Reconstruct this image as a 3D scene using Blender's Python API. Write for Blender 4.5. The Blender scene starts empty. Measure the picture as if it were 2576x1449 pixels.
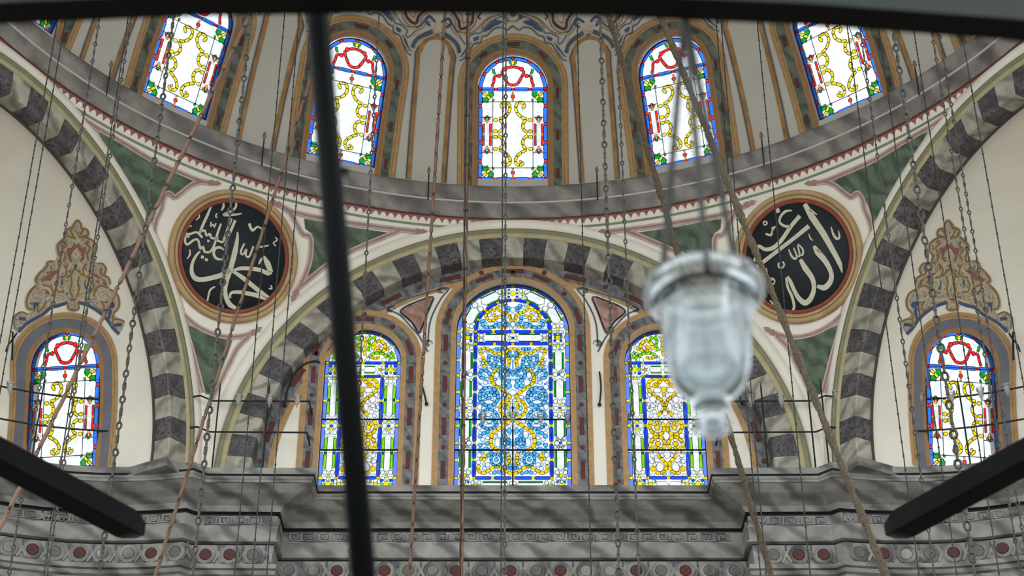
import bpy, bmesh, math, random
from mathutils import Vector, Matrix
from mathutils.geometry import tessellate_polygon
random.seed(7)
PI = math.pi
scene = bpy.context.scene
COL = scene.collection

# ------------------------------------------------------------------ camera, sky, exposure
R = 6.0                                   # radius of the dome ring
EYE = Vector((0.0, -1.963 * R, 1.6))
PITCH, FPX, CX, CY = 0.565, 4485.9, 1290.13, 724.5
ZR = 1.6 + 2.043 * R                      # height of the dome ring
cam_data = bpy.data.cameras.new('camera')
cam = bpy.data.objects.new('camera', cam_data)
COL.objects.link(cam)
cam.location = EYE
cam.rotation_euler = (PI / 2 + PITCH, 0, 0)
cam_data.sensor_width = 36.0
cam_data.lens = FPX / 2576 * 36.0
cam_data.shift_x = -(CX - 1288.0) / 2576
cam_data.clip_start, cam_data.clip_end = 0.05, 300
cam_data.dof.use_dof = True
cam_data.dof.focus_distance = 14.5
cam_data.dof.aperture_fstop = 7.0
scene.camera = cam

world = bpy.data.worlds.new('overcast_sky')
scene.world = world
world.use_nodes = True
wn = world.node_tree
wn.nodes['Background'].inputs[0].default_value = (0.94, 0.975, 0.99, 1)
wn.nodes['Background'].inputs[1].default_value = 1.22
scene.view_settings.view_transform = 'Standard'
scene.view_settings.look = 'None'
scene.view_settings.gamma = 1.0
scene.view_settings.use_curve_mapping = False
scene.view_settings.exposure = 1.14
scene.cycles.transparent_max_bounces = 24
scene.cycles.max_bounces = 8
scene.cycles.diffuse_bounces = 4

# ------------------------------------------------------------------ helpers
def srgb(r, g, b):
    f = lambda c: (c / 255 / 12.92) if c / 255 <= 0.04045 else ((c / 255 + 0.055) / 1.055) ** 2.4
    return (f(r), f(g), f(b), 1)

MATS = {}
def new_mat(name):
    m = bpy.data.materials.new(name)
    m.use_nodes = True
    MATS[name] = m
    nt = m.node_tree
    return m, nt, nt.nodes['Principled BSDF']

def plain(name, col, rough=0.7, metal=0.0, vary=0.12, scale=9.0, bump=0.0, spec=0.3):
    m, nt, b = new_mat(name)
    N, L = nt.nodes, nt.links
    tc = N.new('ShaderNodeTexCoord')
    no = N.new('ShaderNodeTexNoise'); no.inputs['Scale'].default_value = scale; no.inputs['Detail'].default_value = 6
    L.new(tc.outputs['Object'], no.inputs['Vector'])
    rp = N.new('ShaderNodeValToRGB')
    e = rp.color_ramp.elements
    e[0].position, e[1].position = 0.3, 0.7
    e[0].color = tuple(c * (1 - vary) for c in col[:3]) + (1,)
    e[1].color = tuple(min(1, c * (1 + vary)) for c in col[:3]) + (1,)
    L.new(no.outputs['Fac'], rp.inputs[0]); L.new(rp.outputs[0], b.inputs['Base Color'])
    b.inputs['Roughness'].default_value = rough
    b.inputs['Metallic'].default_value = metal
    b.inputs['Specular IOR Level'].default_value = spec
    if bump:
        bp = N.new('ShaderNodeBump'); bp.inputs['Strength'].default_value = bump; bp.inputs['Distance'].default_value = 0.01
        L.new(no.outputs['Fac'], bp.inputs['Height']); L.new(bp.outputs[0], b.inputs['Normal'])
    return m

def marble(name, base, vein, scale=2.0, dist=5.0, sharp=0.5, amount=0.8, rough=0.45, speck=None, rot=(0.3, 0.5, 0.7)):
    m, nt, b = new_mat(name)
    N, L = nt.nodes, nt.links
    tc = N.new('ShaderNodeTexCoord')
    oi = N.new('ShaderNodeObjectInfo')
    ad = N.new('ShaderNodeVectorMath'); ad.operation = 'MULTIPLY_ADD'
    cmb = N.new('ShaderNodeCombineXYZ')
    for k in range(3): L.new(oi.outputs['Random'], cmb.inputs[k])
    ad.inputs[1].default_value = (17.0, 31.0, 23.0)
    L.new(cmb.outputs[0], ad.inputs[0]); L.new(tc.outputs['Object'], ad.inputs[2])
    mp = N.new('ShaderNodeMapping'); mp.inputs['Rotation'].default_value = rot
    L.new(ad.outputs[0], mp.inputs['Vector'])
    wv = N.new('ShaderNodeTexWave'); wv.inputs['Scale'].default_value = scale
    wv.inputs['Distortion'].default_value = dist; wv.inputs['Detail'].default_value = 5; wv.inputs['Detail Scale'].default_value = 1.6
    L.new(mp.outputs[0], wv.inputs['Vector'])
    rp = N.new('ShaderNodeValToRGB'); e = rp.color_ramp.elements
    e[0].position, e[1].position = 0.0, sharp
    mixc = tuple(base[i] * (1 - amount) + vein[i] * amount for i in range(3)) + (1,)
    e[0].color, e[1].color = mixc, base
    L.new(wv.outputs['Fac'], rp.inputs[0])
    no = N.new('ShaderNodeTexNoise'); no.inputs['Scale'].default_value = scale * 4; no.inputs['Detail'].default_value = 8
    L.new(ad.outputs[0], no.inputs['Vector'])
    r2 = N.new('ShaderNodeValToRGB'); e2 = r2.color_ramp.elements
    e2[0].position, e2[1].position = 0.35, 0.7
    e2[0].color, e2[1].color = (0.62, 0.62, 0.62, 1), (1.12, 1.12, 1.12, 1)
    L.new(no.outputs['Fac'], r2.inputs[0])
    mx = N.new('ShaderNodeMix'); mx.data_type = 'RGBA'; mx.blend_type = 'MULTIPLY'; mx.inputs[0].default_value = 1.0
    L.new(rp.outputs[0], mx.inputs[6]); L.new(r2.outputs[0], mx.inputs[7])
    out = mx.outputs[2]
    if speck:
        vo = N.new('ShaderNodeTexNoise'); vo.inputs['Scale'].default_value = 26; vo.inputs['Detail'].default_value = 3
        L.new(ad.outputs[0], vo.inputs['Vector'])
        r3 = N.new('ShaderNodeValToRGB'); e3 = r3.color_ramp.elements
        e3[0].position, e3[1].position = 0.40, 0.47
        e3[0].color, e3[1].color = (1, 1, 1, 1), (0, 0, 0, 1)
        L.new(vo.outputs['Fac'], r3.inputs[0])
        m2 = N.new('ShaderNodeMix'); m2.data_type = 'RGBA'
        L.new(r3.outputs[0], m2.inputs[0]); L.new(out, m2.inputs[6]); m2.inputs[7].default_value = speck
        out = m2.outputs[2]
    L.new(out, b.inputs['Base Color'])
    b.inputs['Roughness'].default_value = rough
    b.inputs['Specular IOR Level'].default_value = 0.35
    return m

def glass_pane(name, col):
    """stained glass: tinted clear glass, a slab of two faces, so each face takes the square root of the tint"""
    m, nt, b = new_mat(name)
    N, L = nt.nodes, nt.links
    N.remove(b)
    tr = N.new('ShaderNodeBsdfTransparent')
    tc = N.new('ShaderNodeTexCoord')
    no = N.new('ShaderNodeTexNoise'); no.inputs['Scale'].default_value = 14
    L.new(tc.outputs['Object'], no.inputs['Vector'])
    rp = N.new('ShaderNodeValToRGB'); e = rp.color_ramp.elements
    s = [max(c, 0.0) ** 0.5 for c in col[:3]]
    e[0].position, e[1].position = 0.3, 0.7
    e[0].color = tuple(c * 0.95 for c in s) + (1,)
    e[1].color = tuple(min(1, c * 1.04) for c in s) + (1,)
    L.new(no.outputs['Fac'], rp.inputs[0]); L.new(rp.outputs[0], tr.inputs[0])
    gl = N.new('ShaderNodeBsdfGlossy'); gl.inputs['Roughness'].default_value = 0.15
    mx = N.new('ShaderNodeMixShader'); mx.inputs[0].default_value = 0.03
    L.new(tr.outputs[0], mx.inputs[1]); L.new(gl.outputs[0], mx.inputs[2])
    L.new(mx.outputs[0], N['Material Output'].inputs[0])
    return m

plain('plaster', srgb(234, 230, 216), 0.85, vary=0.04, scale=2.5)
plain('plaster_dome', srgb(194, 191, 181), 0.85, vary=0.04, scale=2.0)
plain('tan_paint', srgb(176, 142, 98), 0.8, vary=0.14, scale=14)
plain('brown_paint', srgb(160, 122, 84), 0.8, vary=0.12, scale=14)
plain('ochre_paint', srgb(162, 122, 74), 0.8, vary=0.3, scale=7)
plain('olive_paint', srgb(136, 136, 110), 0.8, vary=0.1)
plain('yellow_olive_paint', srgb(178, 168, 132), 0.8, vary=0.1)
plain('sage_line_paint', srgb(128, 138, 118), 0.8, vary=0.1)
plain('pink_paint', srgb(160, 128, 122), 0.8, vary=0.15)
plain('pale_pink_paint', srgb(192, 174, 165), 0.8, vary=0.12)
plain('brick_red_paint', srgb(146, 98, 90), 0.8, vary=0.2, scale=20)
plain('dark_red_paint', srgb(96, 54, 50), 0.8, vary=0.2)
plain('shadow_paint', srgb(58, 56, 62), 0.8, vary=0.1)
plain('slate_paint', srgb(86, 92, 106), 0.8, vary=0.15)
plain('blue_paint', srgb(72, 88, 118), 0.8, vary=0.2)
plain('umber_paint', srgb(140, 116, 82), 0.8, vary=0.15)
plain('cream_paint', srgb(196, 182, 150), 0.8, vary=0.1)
plain('dark_line', srgb(72, 66, 64), 0.8, vary=0.1)
plain('grey_band_paint', srgb(112, 114, 122), 0.8, vary=0.12, scale=6)
plain('medallion_ground', srgb(34, 42, 46), 0.6, vary=0.1)
plain('medallion_letters', srgb(206, 202, 180), 0.7, vary=0.08)
plain('gilt_moulding', srgb(178, 150, 110), 0.55, vary=0.2, scale=5)
plain('red_moulding', srgb(134, 72, 56), 0.6, vary=0.15)
plain('sill_plaster', srgb(196, 194, 190), 0.8, vary=0.04)
plain('lead', srgb(38, 40, 44), 0.6, vary=0.1)
plain('iron', srgb(30, 34, 34), 0.65, vary=0.2, scale=20)
plain('carpet', srgb(110, 104, 97), 0.95, vary=0.2)
marble('green_marble', srgb(92, 112, 88), srgb(44, 62, 50), 1.6, 9, 0.7, 0.7)
marble('green_band_marble', srgb(106, 114, 98), srgb(62, 74, 62), 2.0, 7, 0.6, 0.7)
marble('grey_inlay_marble', srgb(128, 128, 128), srgb(84, 88, 94), 3.0, 8, 0.6, 0.7)
marble('rosso_marble', srgb(182, 148, 134), srgb(138, 94, 84), 2.5, 8, 0.6, 0.6)
plain('porphyry', srgb(78, 40, 37), 0.5, vary=0.25, scale=40)
plain('verde_disc', srgb(92, 97, 91), 0.5, vary=0.2, scale=30)
marble('dark_voussoir_marble', srgb(102, 98, 101), srgb(74, 71, 75), 1.6, 8, 0.6, 0.6, speck=srgb(62, 59, 62))
marble('light_voussoir_marble', srgb(178, 174, 160), srgb(118, 116, 107), 1.5, 5, 0.4, 0.75)
marble('cornice_marble', srgb(146, 145, 139), srgb(82, 82, 82), 1.1, 4.5, 0.5, 0.8, rot=(0.2, 0.9, 0.5))
marble('ring_marble', srgb(148, 143, 137), srgb(90, 86, 87), 0.9, 6, 0.7, 0.7)

class Buf:
    def __init__(self): self.v, self.f = [], []
    def quad_grid(self, rows, close=False):
        b = len(self.v); n = len(rows[0])
        for r in rows: self.v.extend(r)
        for i in range(len(rows) - 1):
            for j in range(n if close else n - 1):
                k = (j + 1) % n
                self.f.append((b + i * n + j, b + i * n + k, b + (i + 1) * n + k, b + (i + 1) * n + j))
        return self
    def box(self, lo, hi):
        b = len(self.v)
        for z in (lo[2], hi[2]):
            for x, y in ((lo[0], lo[1]), (hi[0], lo[1]), (hi[0], hi[1]), (lo[0], hi[1])): self.v.append((x, y, z))
        self.f += [tuple(b + i for i in q) for q in ((3, 2, 1, 0), (4, 5, 6, 7), (0, 1, 5, 4), (1, 2, 6, 5), (2, 3, 7, 6), (3, 0, 4, 7))]
        return self
    def tube(self, pts, rad, n=6, caps=True):
        pts = [Vector(p) for p in pts]; m = len(pts)
        rads = rad if isinstance(rad, (list, tuple)) else [rad] * m
        rows = []; ref = None
        for i, p in enumerate(pts):
            t = (pts[min(i + 1, m - 1)] - pts[max(i - 1, 0)]).normalized()
            if ref is None:
                ref = t.orthogonal().normalized()
            else:
                ref = (ref - t * ref.dot(t))
                ref = ref.normalized() if ref.length > 1e-6 else t.orthogonal().normalized()
            q = t.cross(ref)
            rows.append([p + (ref * math.cos(a) + q * math.sin(a)) * rads[i] for a in [2 * PI * k / n for k in range(n)]])
        b = len(self.v)
        self.quad_grid(rows, True)
        if caps:
            self.f.append(tuple(b + k for k in range(n))[::-1]); self.f.append(tuple(b + (m - 1) * n + k for k in range(n)))
        return self
    def lathe(self, prof, n=20, origin=(0, 0, 0)):
        o = Vector(origin)
        rows = [[o + Vector((r * math.cos(2 * PI * k / n), r * math.sin(2 * PI * k / n), z)) for k in range(n)] for r, z in prof]
        return self.quad_grid(rows, True)
    def slab(self, poly, mapf, lift0=0.0, lift1=0.004):
        """flat polygon (2-D points) mapped by mapf(x, y, lift) and given thickness"""
        n = len(poly); b = len(self.v)
        for p in poly: self.v.append(mapf(p[0], p[1], lift1))
        for p in poly: self.v.append(mapf(p[0], p[1], lift0))
        self.f.append(tuple(b + i for i in range(n)))
        self.f.append(tuple(b + n + i for i in range(n))[::-1])
        for i in range(n):
            j = (i + 1) % n
            self.f.append((b + i, b + n + i, b + n + j, b + j))
        return self
    def mesh(self, name, mat=None, smooth=False):
        me = bpy.data.meshes.new(name)
        me.from_pydata([tuple(v) for v in self.v], [], self.f)
        if mat: me.materials.append(MATS[mat])
        me.validate()
        bm = bmesh.new(); bm.from_mesh(me); bmesh.ops.recalc_face_normals(bm, faces=bm.faces); bm.to_mesh(me); bm.free()
        if smooth:
            for p in me.polygons: p.use_smooth = True
        return me
    def build(self, name, mat, parent=None, smooth=False):
        return link(name, self.mesh(name, mat, smooth), parent)

def link(name, data, parent=None, mw=None):
    o = bpy.data.objects.new(name, data)
    COL.objects.link(o)
    if mw is not None: o.matrix_local = mw
    if parent is not None: o.parent = parent
    return o
def tag(o, label=None, cat=None, group=None, kind=None):
    if label: o['label'] = label
    if cat: o['category'] = cat
    if group: o['group'] = group
    if kind: o['kind'] = kind
    return o
def empty(name, loc=(0, 0, 0), mw=None):
    o = bpy.data.objects.new(name, None); COL.objects.link(o)
    if mw is not None: o.matrix_world = mw
    else: o.location = loc
    return o
def crom(pts, k=6, closed=False):
    """Catmull-Rom through 2-D or 3-D points"""
    n = len(pts); out = []
    rng = range(n) if closed else range(n - 1)
    for i in rng:
        P = [pts[(i + d) % n] if closed else pts[min(max(i + d, 0), n - 1)] for d in (-1, 0, 1, 2)]
        for s in range(k):
            t = s / k
            out.append(tuple(0.5 * (2 * P[1][c] + (P[2][c] - P[0][c]) * t + (2 * P[0][c] - 5 * P[1][c] + 4 * P[2][c] - P[3][c]) * t * t
                       + (3 * P[1][c] - P[0][c] - 3 * P[2][c] + P[3][c]) * t ** 3) for c in range(len(pts[0]))))
    if not closed: out.append(tuple(pts[-1]))
    return out
def fill_mapped(buf, poly, mapf, cuts=2):
    """fill a 2-D polygon with small triangles and lay them on a curved surface"""
    tris = tessellate_polygon([[Vector((p[0], p[1], 0)) for p in poly]])
    bm = bmesh.new()
    vs = [bm.verts.new((p[0], p[1], 0)) for p in poly]
    for t in tris:
        try: bm.faces.new([vs[i] for i in t])
        except ValueError: pass
    for _ in range(cuts):
        bmesh.ops.subdivide_edges(bm, edges=bm.edges[:], cuts=1, use_grid_fill=True)
    bmesh.ops.triangulate(bm, faces=bm.faces[:])
    bm.verts.index_update(); b = len(buf.v)
    for v in bm.verts: buf.v.append(mapf(v.co.x, v.co.y))
    for f in bm.faces: buf.f.append(tuple(b + v.index for v in f.verts))
    bm.free()
    return buf
def strip2d(pts, w):
    """ribbon polygon rows (left, right) along a 2-D path, w a number or a list"""
    n = len(pts); L, Rr = [], []
    for i, p in enumerate(pts):
        a, c = pts[max(i - 1, 0)], pts[min(i + 1, n - 1)]
        dx, dy = c[0] - a[0], c[1] - a[1]; l = math.hypot(dx, dy) or 1
        ww = (w[i] if isinstance(w, (list, tuple)) else w) / 2
        L.append((p[0] - dy / l * ww, p[1] + dx / l * ww)); Rr.append((p[0] + dy / l * ww, p[1] - dx / l * ww))
    return L, Rr
def ribbon_mapped(buf, pts, w, mapf):
    L, Rr = strip2d(pts, w)
    return buf.quad_grid([[mapf(*p) for p in L], [mapf(*p) for p in Rr]])

# sight lines, used to read real positions off surveyed points of the photograph
_c, _s = math.cos(PITCH), math.sin(PITCH)
def sight(u, v):
    a, b = (u - CX) / FPX, (CY - v) / FPX
    return Vector((a, _c - b * _s, _s + b * _c))
def at_y(u, v, y):
    d = sight(u, v); return EYE + d * ((y - EYE.y) / d.y)
def at_z(u, v, z):
    d = sight(u, v); return EYE + d * ((z - EYE.z) / d.z)
def at_sphere(u, v, c, r):
    d = sight(u, v).normalized(); oc = EYE - c
    b = oc.dot(d); k = b * b - (oc.dot(oc) - r * r)
    return EYE + d * (-b + math.sqrt(max(k, 0.0)))

def foliage(name, cols, scale):
    """flat painted foliage: tangled scroll tones"""
    m, nt, b = new_mat(name); N, L = nt.nodes, nt.links
    tc = N.new('ShaderNodeTexCoord'); no = N.new('ShaderNodeTexNoise')
    no.inputs['Scale'].default_value = scale; no.inputs['Detail'].default_value = 2; no.inputs['Distortion'].default_value = 2.5
    L.new(tc.outputs['Object'], no.inputs['Vector'])
    rp = N.new('ShaderNodeValToRGB'); e = rp.color_ramp.elements
    e[0].position, e[1].position = 0.36, 0.62; e[0].color, e[1].color = cols[0], cols[-1]
    for k, c in enumerate(cols[1:-1]):
        x = e.new(0.36 + 0.26 * (k + 1) / (len(cols) - 1)); x.color = c
    L.new(no.outputs['Fac'], rp.inputs[0]); L.new(rp.outputs[0], b.inputs['Base Color']); b.inputs['Roughness'].default_value = 0.85
foliage('crest_foliage', [srgb(122, 110, 88), srgb(190, 182, 160), srgb(156, 138, 108), srgb(204, 197, 180), srgb(142, 132, 114)], 13)
# ------------------------------------------------------------------ the shell
floor = Buf().box((-30, -30, -0.1), (30, 20, 0)).build('floor', 'carpet')
tag(floor, 'dull red carpet floor far below the dome', 'floor', kind='structure')

HALF = math.tan(PI / 6) * R               # half a side of the hexagon = radius of the arches
ZS = ZR - HALF                            # springing of the arches
RS = R / math.cos(PI / 6)                 # sphere of the pendentives
PC = Vector((0, 0, ZS))

# --- dome, a sphere pierced by eighteen windows
DC, DR = Vector((0, 0, ZR - 0.15 * R)), 6.355
E_SPR = math.radians(25.3)                # elevation of the windows' springing line
WA = dict(hw=0.43, low=-1.19)             # half width and sill of a drum window, from its springing
def sph(c, r, az, el):
    return Vector((c.x + r * math.cos(el) * math.sin(az), c.y + r * math.cos(el) * math.cos(az), c.z + r * math.sin(el)))
def arch_outline(hw, low, off=0.0, n=32, low_off=0.0, m=14):
    """closed outline of an arched opening, springing at y = 0; counter-clockwise from lower right"""
    r = hw + off
    pts = [(r, low - low_off + (0 - (low - low_off)) * k / m) for k in range(m)]
    pts += [(r * math.cos(a), r * math.sin(a)) for a in [PI * k / n for k in range(n + 1)]]
    pts += [(-r, (low - low_off) * k / m) for k in range(1, m + 1)]
    return pts
def holed_cell(buf, mapf, to_cell, hole, box, rings=9, bottom=True):
    """sheet between a window hole (2-D metres) and a rectangular cell (cell coordinates), laid on a surface"""
    h = [to_cell(*p) for p in hole]
    nb = 14
    h += [(h[-1][0] + (h[0][0] - h[-1][0]) * k / nb, h[-1][1] + (h[0][1] - h[-1][1]) * k / nb) for k in range(1, nb)]
    x0, y0, x1, y1 = box
    cx, cy = sum(p[0] for p in h) / len(h), sum(p[1] for p in h) / len(h)
    # corner indices: walk the outer rectangle in step with the hole
    n = len(h)
    out = []
    for p in h:
        dx, dy = p[0] - cx, p[1] - cy
        s = min([((x1 if dx > 0 else x0) - cx) / dx if abs(dx) > 1e-9 else 1e9, ((y1 if dy > 0 else y0) - cy) / dy if abs(dy) > 1e-9 else 1e9])
        out.append([cx + dx * s, cy + dy * s])
    for qx, qy in ((x0, y0), (x1, y0), (x1, y1), (x0, y1)):
        k = min(range(n), key=lambda i: math.hypot((out[i][0] - qx) / (x1 - x0), (out[i][1] - qy) / (y1 - y0)))
        out[k] = [qx, qy]
    rows = []
    for r in range(rings + 1):
        t = r / rings
        rows.append([mapf(a[0] + (b[0] - a[0]) * t, a[1] + (b[1] - a[1]) * t) for a, b in zip(h, out)])
    buf.quad_grid(rows, True)
    return rows[0]

dome_buf = Buf(); reveal = Buf()
def dome_map(k):
    az0 = math.radians(20 * k)
    def f(u, v, lift=0.0):
        el = E_SPR + v / DR
        return sph(DC, DR - lift, az0 + u / (DR * math.cos(el)), el)
    return f
EL0, EL1 = math.radians(11.6), math.radians(36)
for k in range(-8, 10):
    az0 = math.radians(20 * k)
    hole = arch_outline(WA['hw'] + 0.004, WA['low'])
    def to_cell(u, v):
        el = E_SPR + v / DR
        return (u / (DR * math.cos(el)), el)
    rim = holed_cell(dome_buf, lambda a, e: sph(DC, DR, az0 + a, e), to_cell, hole,
                     (-PI / 18, EL0, PI / 18, EL1))
    # reveal towards the outside, splayed
    nrm = [(p - DC).normalized() for p in rim]
    reveal.quad_grid([rim, [p + q * 0.24 for p, q in zip(rim, nrm)]], True)
rows = []
for i in range(13):
    e = EL1 - .02 + (PI / 2 - EL1 + .02) * i / 12
    rows.append([sph(DC, DR + .008, 2 * PI * j / 72, min(e, PI / 2 - 1e-3)) for j in range(72)])
dome_buf.quad_grid(rows, True)
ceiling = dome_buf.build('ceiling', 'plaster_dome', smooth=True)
tag(ceiling, 'pale plastered dome pierced by a ring of stained glass windows', 'dome', kind='structure')
reveal.build('window_reveal', 'sill_plaster', ceiling)

# --- stone cornice at the foot of the dome
def revolve(prof, name, mat, parent, n=144, smooth=True):
    b = Buf()
    b.quad_grid([[Vector((r * math.sin(2 * PI * j / n), r * math.cos(2 * PI * j / n), ZR + z)) for j in range(n)] for r, z in prof], True)
    return b.build(name, mat, parent, smooth)
ring = empty('trim_1', (0, 0, ZR))
tag(ring, 'grey marble ring cornice below the dome windows', 'cornice', kind='structure')
ring_m = Matrix.Translation((0, 0, -ZR))
def ring_part(prof, name, mat, **kw):
    o = revolve(prof, name, mat, None, **kw); o.parent = ring; o.matrix_parent_inverse = ring_m; return o
ring_part([(6.22, 0.40), (5.915, 0.425), (5.905, 0.40), (5.915, 0.37), (5.935, 0.24), (5.95, 0.222)], 'upper_moulding', 'ring_marble')
ring_part([(5.95, 0.222), (5.94, 0.214), (5.945, 0.20), (5.975, 0.20)], 'fillet', 'sill_plaster')
ring_part([(5.96, 0.205), (5.95, 0.16), (5.975, 0.03), (6.0, 0.0)], 'lower_moulding', 'ring_marble')
ring_part([(6.0, 0.005), (5.985, 0.0), (5.985, -0.012), (6.0, -0.012)], 'dark_fillet', 'dark_red_paint')

# --- arches of the three sides in view (centre, left, right), each a row of striped voussoirs
A_IN, A_OUT, DEPTH = HALF - 0.55, HALF - 0.27, 0.21
NV = 37
def arch_frame(side):
    """local x along the wall, y outwards, z up; origin at the arch centre"""
    ang = {'centre': 0.0, 'left': PI / 3, 'right': -PI / 3}[side]
    return Matrix.Translation((0, 0, ZS)) @ Matrix.Rotation(ang, 4, 'Z') @ Matrix.Translation((0, R, 0))
def wedge_mesh(name, mat):
    da = PI / NV / 2 * 0.985
    b = Buf(); rows = []
    prof = [(A_OUT, 0.0), (A_IN + 0.012, 0.0), (A_IN, 0.014), (A_IN, DEPTH), (A_OUT, DEPTH)]
    for a in (-da, 0, da):
        rows.append([Vector((r * math.sin(a), y, r * math.cos(a))) for r, y in prof])
    b.quad_grid(rows, True); n = len(prof)
    b.f.append(tuple(range(n))); b.f.append(tuple(2 * n + i for i in range(n))[::-1])
    return b.mesh(name, mat)
wedge = {'dark': wedge_mesh('dark_voussoir', 'dark_voussoir_marble'), 'light': wedge_mesh('light_voussoir', 'light_voussoir_marble')}
def arc_band(r0, r1, y0, y1, n=72, a0=-PI / 2, a1=PI / 2):
    """annular band with a small projection (front face and both edges)"""
    b = Buf(); rows = []
    for i in range(n + 1):
        a = a0 + (a1 - a0) * i / n
        rows.append([Vector((r * math.sin(a), y, r * math.cos(a))) for r, y in ((r0, y1), (r0, y0), (r1, y0), (r1, y1))])
    return b.quad_grid(rows)
for i, side in enumerate(('centre', 'left', 'right')):
    F = arch_frame(side)
    root = empty('trim_%d' % (i + 2), mw=F)
    tag(root, {'centre': 'striped grey and cream marble arch over the three tall windows',
               'left': 'striped grey and cream marble arch left of the gilded medallion with white script',
               'right': 'striped grey and cream marble arch at the right edge of the picture'}[side], 'arch', kind='structure')
    for j in range(NV):
        a = (j - NV // 2) * PI / NV
        kind = 'light' if (j - NV // 2) % 2 == 0 else 'dark'
        link('voussoir', wedge[kind], root, Matrix.Rotation(a, 4, 'Y'))
    arc_band(HALF - 0.15, HALF + 0.02, -0.002, 0.1).build('plaster_margin', 'plaster', root, True)
    arc_band(HALF - 0.20, HALF - 0.15, -0.02, 0.1).build('olive_moulding', 'olive_paint', root, True)
    arc_band(A_OUT, HALF - 0.20, -0.012, 0.1).build('yellow_moulding', 'yellow_olive_paint', root, True)
    for sx in (-1, 1): Buf().box((min(sx * (A_IN - .03), sx * HALF), -.02, -.11), (max(sx * (A_IN - .03), sx * HALF), DEPTH + .35, .0)).build('impost', 'cornice_marble', root)
    if side != 'centre':
        arc_band(A_IN - 0.018, A_IN + 0.004, DEPTH - 0.004, DEPTH + 0.02).build('edge_line', 'dark_line', root, True)  # thin dark strip along the back edge of the soffit

# --- pendentives between the arches
def pend_map(sgn):
    def f(u, v, lift=0.004):
        p = at_sphere(u, v, PC, RS - lift)
        return Vector((p.x * sgn, p.y, p.z))
    return f
for side, c0 in (('left', -60), ('right', 0), ('left_rear', -120), ('right_rear', 60)):
    b = Buf(); rows = []
    for i in range(97):
        s_ = (i - 48) / 48
        az = math.radians(c0 + 30 + 30 * math.copysign(abs(s_) ** 2.2, s_))
        loc = abs(math.degrees(az)) % 60
        loc = loc if loc <= 30 else 60 - loc
        rho = min(R / math.cos(math.radians(loc)), RS - 1e-4)
        zl = math.sqrt(max(RS * RS - rho * rho, 0.0)); zt = math.sqrt(RS * RS - R * R)
        row = []
        for j in range(25):
            z = zl + (zt - zl) * j / 24
            q = math.sqrt(max(RS * RS - z * z, 0))
            row.append(Vector((q * math.sin(az), q * math.cos(az), ZS + z)))
        rows.append(row)
    b.quad_grid(rows)
    o = b.build('wall_%s_pendentive' % side, 'plaster', smooth=True)
    tag(o, 'plain white plaster pendentive beyond the %s edge of the picture' % side[:-5] if 'rear' in side else 'white plaster pendentive with green marble triangles around the %s script medallion' % side, 'pendentive', kind='structure')

# --- wall under the centre arch, with three window openings
WY = R + DEPTH - 0.005
def tym(x, z): return Vector((x, WY, z))
WB = dict(x=0.0, hw=0.665, spr=at_y(1289, 829, WY).z, low=at_y(1289, 1222, WY).z)
WC = dict(x=1.745, hw=0.445, spr=at_y(900, 908, WY).z, low=at_y(900, 1222, WY).z)
wall = Buf(); wrev = Buf()
for w, x0, x1 in ((dict(WB, x=0), -1.0, 1.0), (dict(WC, x=-WC['x']), -3.2, -1.0), (WC, 1.0, 3.2)):
    hole = [(w['x'] + px_, w['spr'] + py_) for px_, py_ in arch_outline(w['hw'], w['low'] - w['spr'])]
    rim = holed_cell(wall, tym, lambda u, v: (u, v), hole, (x0, 10.375, x1, 14.2))
    wrev.quad_grid([rim, [p + Vector((0, 0.14, 0)) for p in rim]], True)
wall_front = wall.build('wall_front', 'plaster')
tag(wall_front, 'pale wall under the centre arch holding three stained glass windows', 'wall', kind='structure')
wrev.build('window_reveal', 'sill_plaster', wall_front)

# --- side exedras: quarter-sphere niches with windows
XR = 2.93
_k = R + DEPTH
XM = {'left': Vector((-_k * math.cos(PI / 6), _k / 2, ZS)), 'right': Vector((_k * math.cos(PI / 6), _k / 2, ZS))}
X_SPR, X_HW, X_LOW = math.radians(25.0), 0.40, -1.20
X_PHI = {'left': math.radians(7.0), 'right': math.radians(-7.0)}   # azimuth of the window in view, from +y
EX_WALL = {}
for side, sg in (('left', -1), ('right', 1)):
    c = XM[side]; b = Buf(); rv = Buf()
    azw = X_PHI[side]
    hz = math.radians(12.6)
    el0, el1 = math.radians(-0.3), math.radians(48)
    def to_cell(u, v):
        el = X_SPR + v / XR
        return (u / (XR * math.cos(el)), el)
    rim = holed_cell(b, lambda a, e: sph(c, XR, azw + a, e), to_cell, arch_outline(X_HW + 0.004, X_LOW), (-hz, el0, hz, el1))
    rv.quad_grid([rim, [p + (p - c).normalized() * 0.34 for p in rim]], True)
    n0 = sg * PI / 3                         # outward axis of the niche
    lo, hi = n0 - PI / 2 - .03, n0 + PI / 2 + .03
    def patch(a0, a1, e0, e1, na, ne):
        b.quad_grid([[sph(c, XR + .003, a0 + (a1 - a0) * i / na, e0 + (e1 - e0) * j / ne) for i in range(na + 1)] for j in range(ne + 1)])
    patch(lo, azw - hz + .012, el0, el1, 40, 14); patch(azw + hz - .012, hi, el0, el1, 40, 14)
    patch(lo, hi, el1 - .015, math.radians(89.5), 48, 12)
    o = b.build('wall_%s' % side, 'plaster', smooth=True)
    tag(o, 'white curved niche wall behind the %s striped arch' % side, 'wall', kind='structure')
    rv.build('window_reveal', 'sill_plaster', o)
    EX_WALL[side] = o

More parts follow.
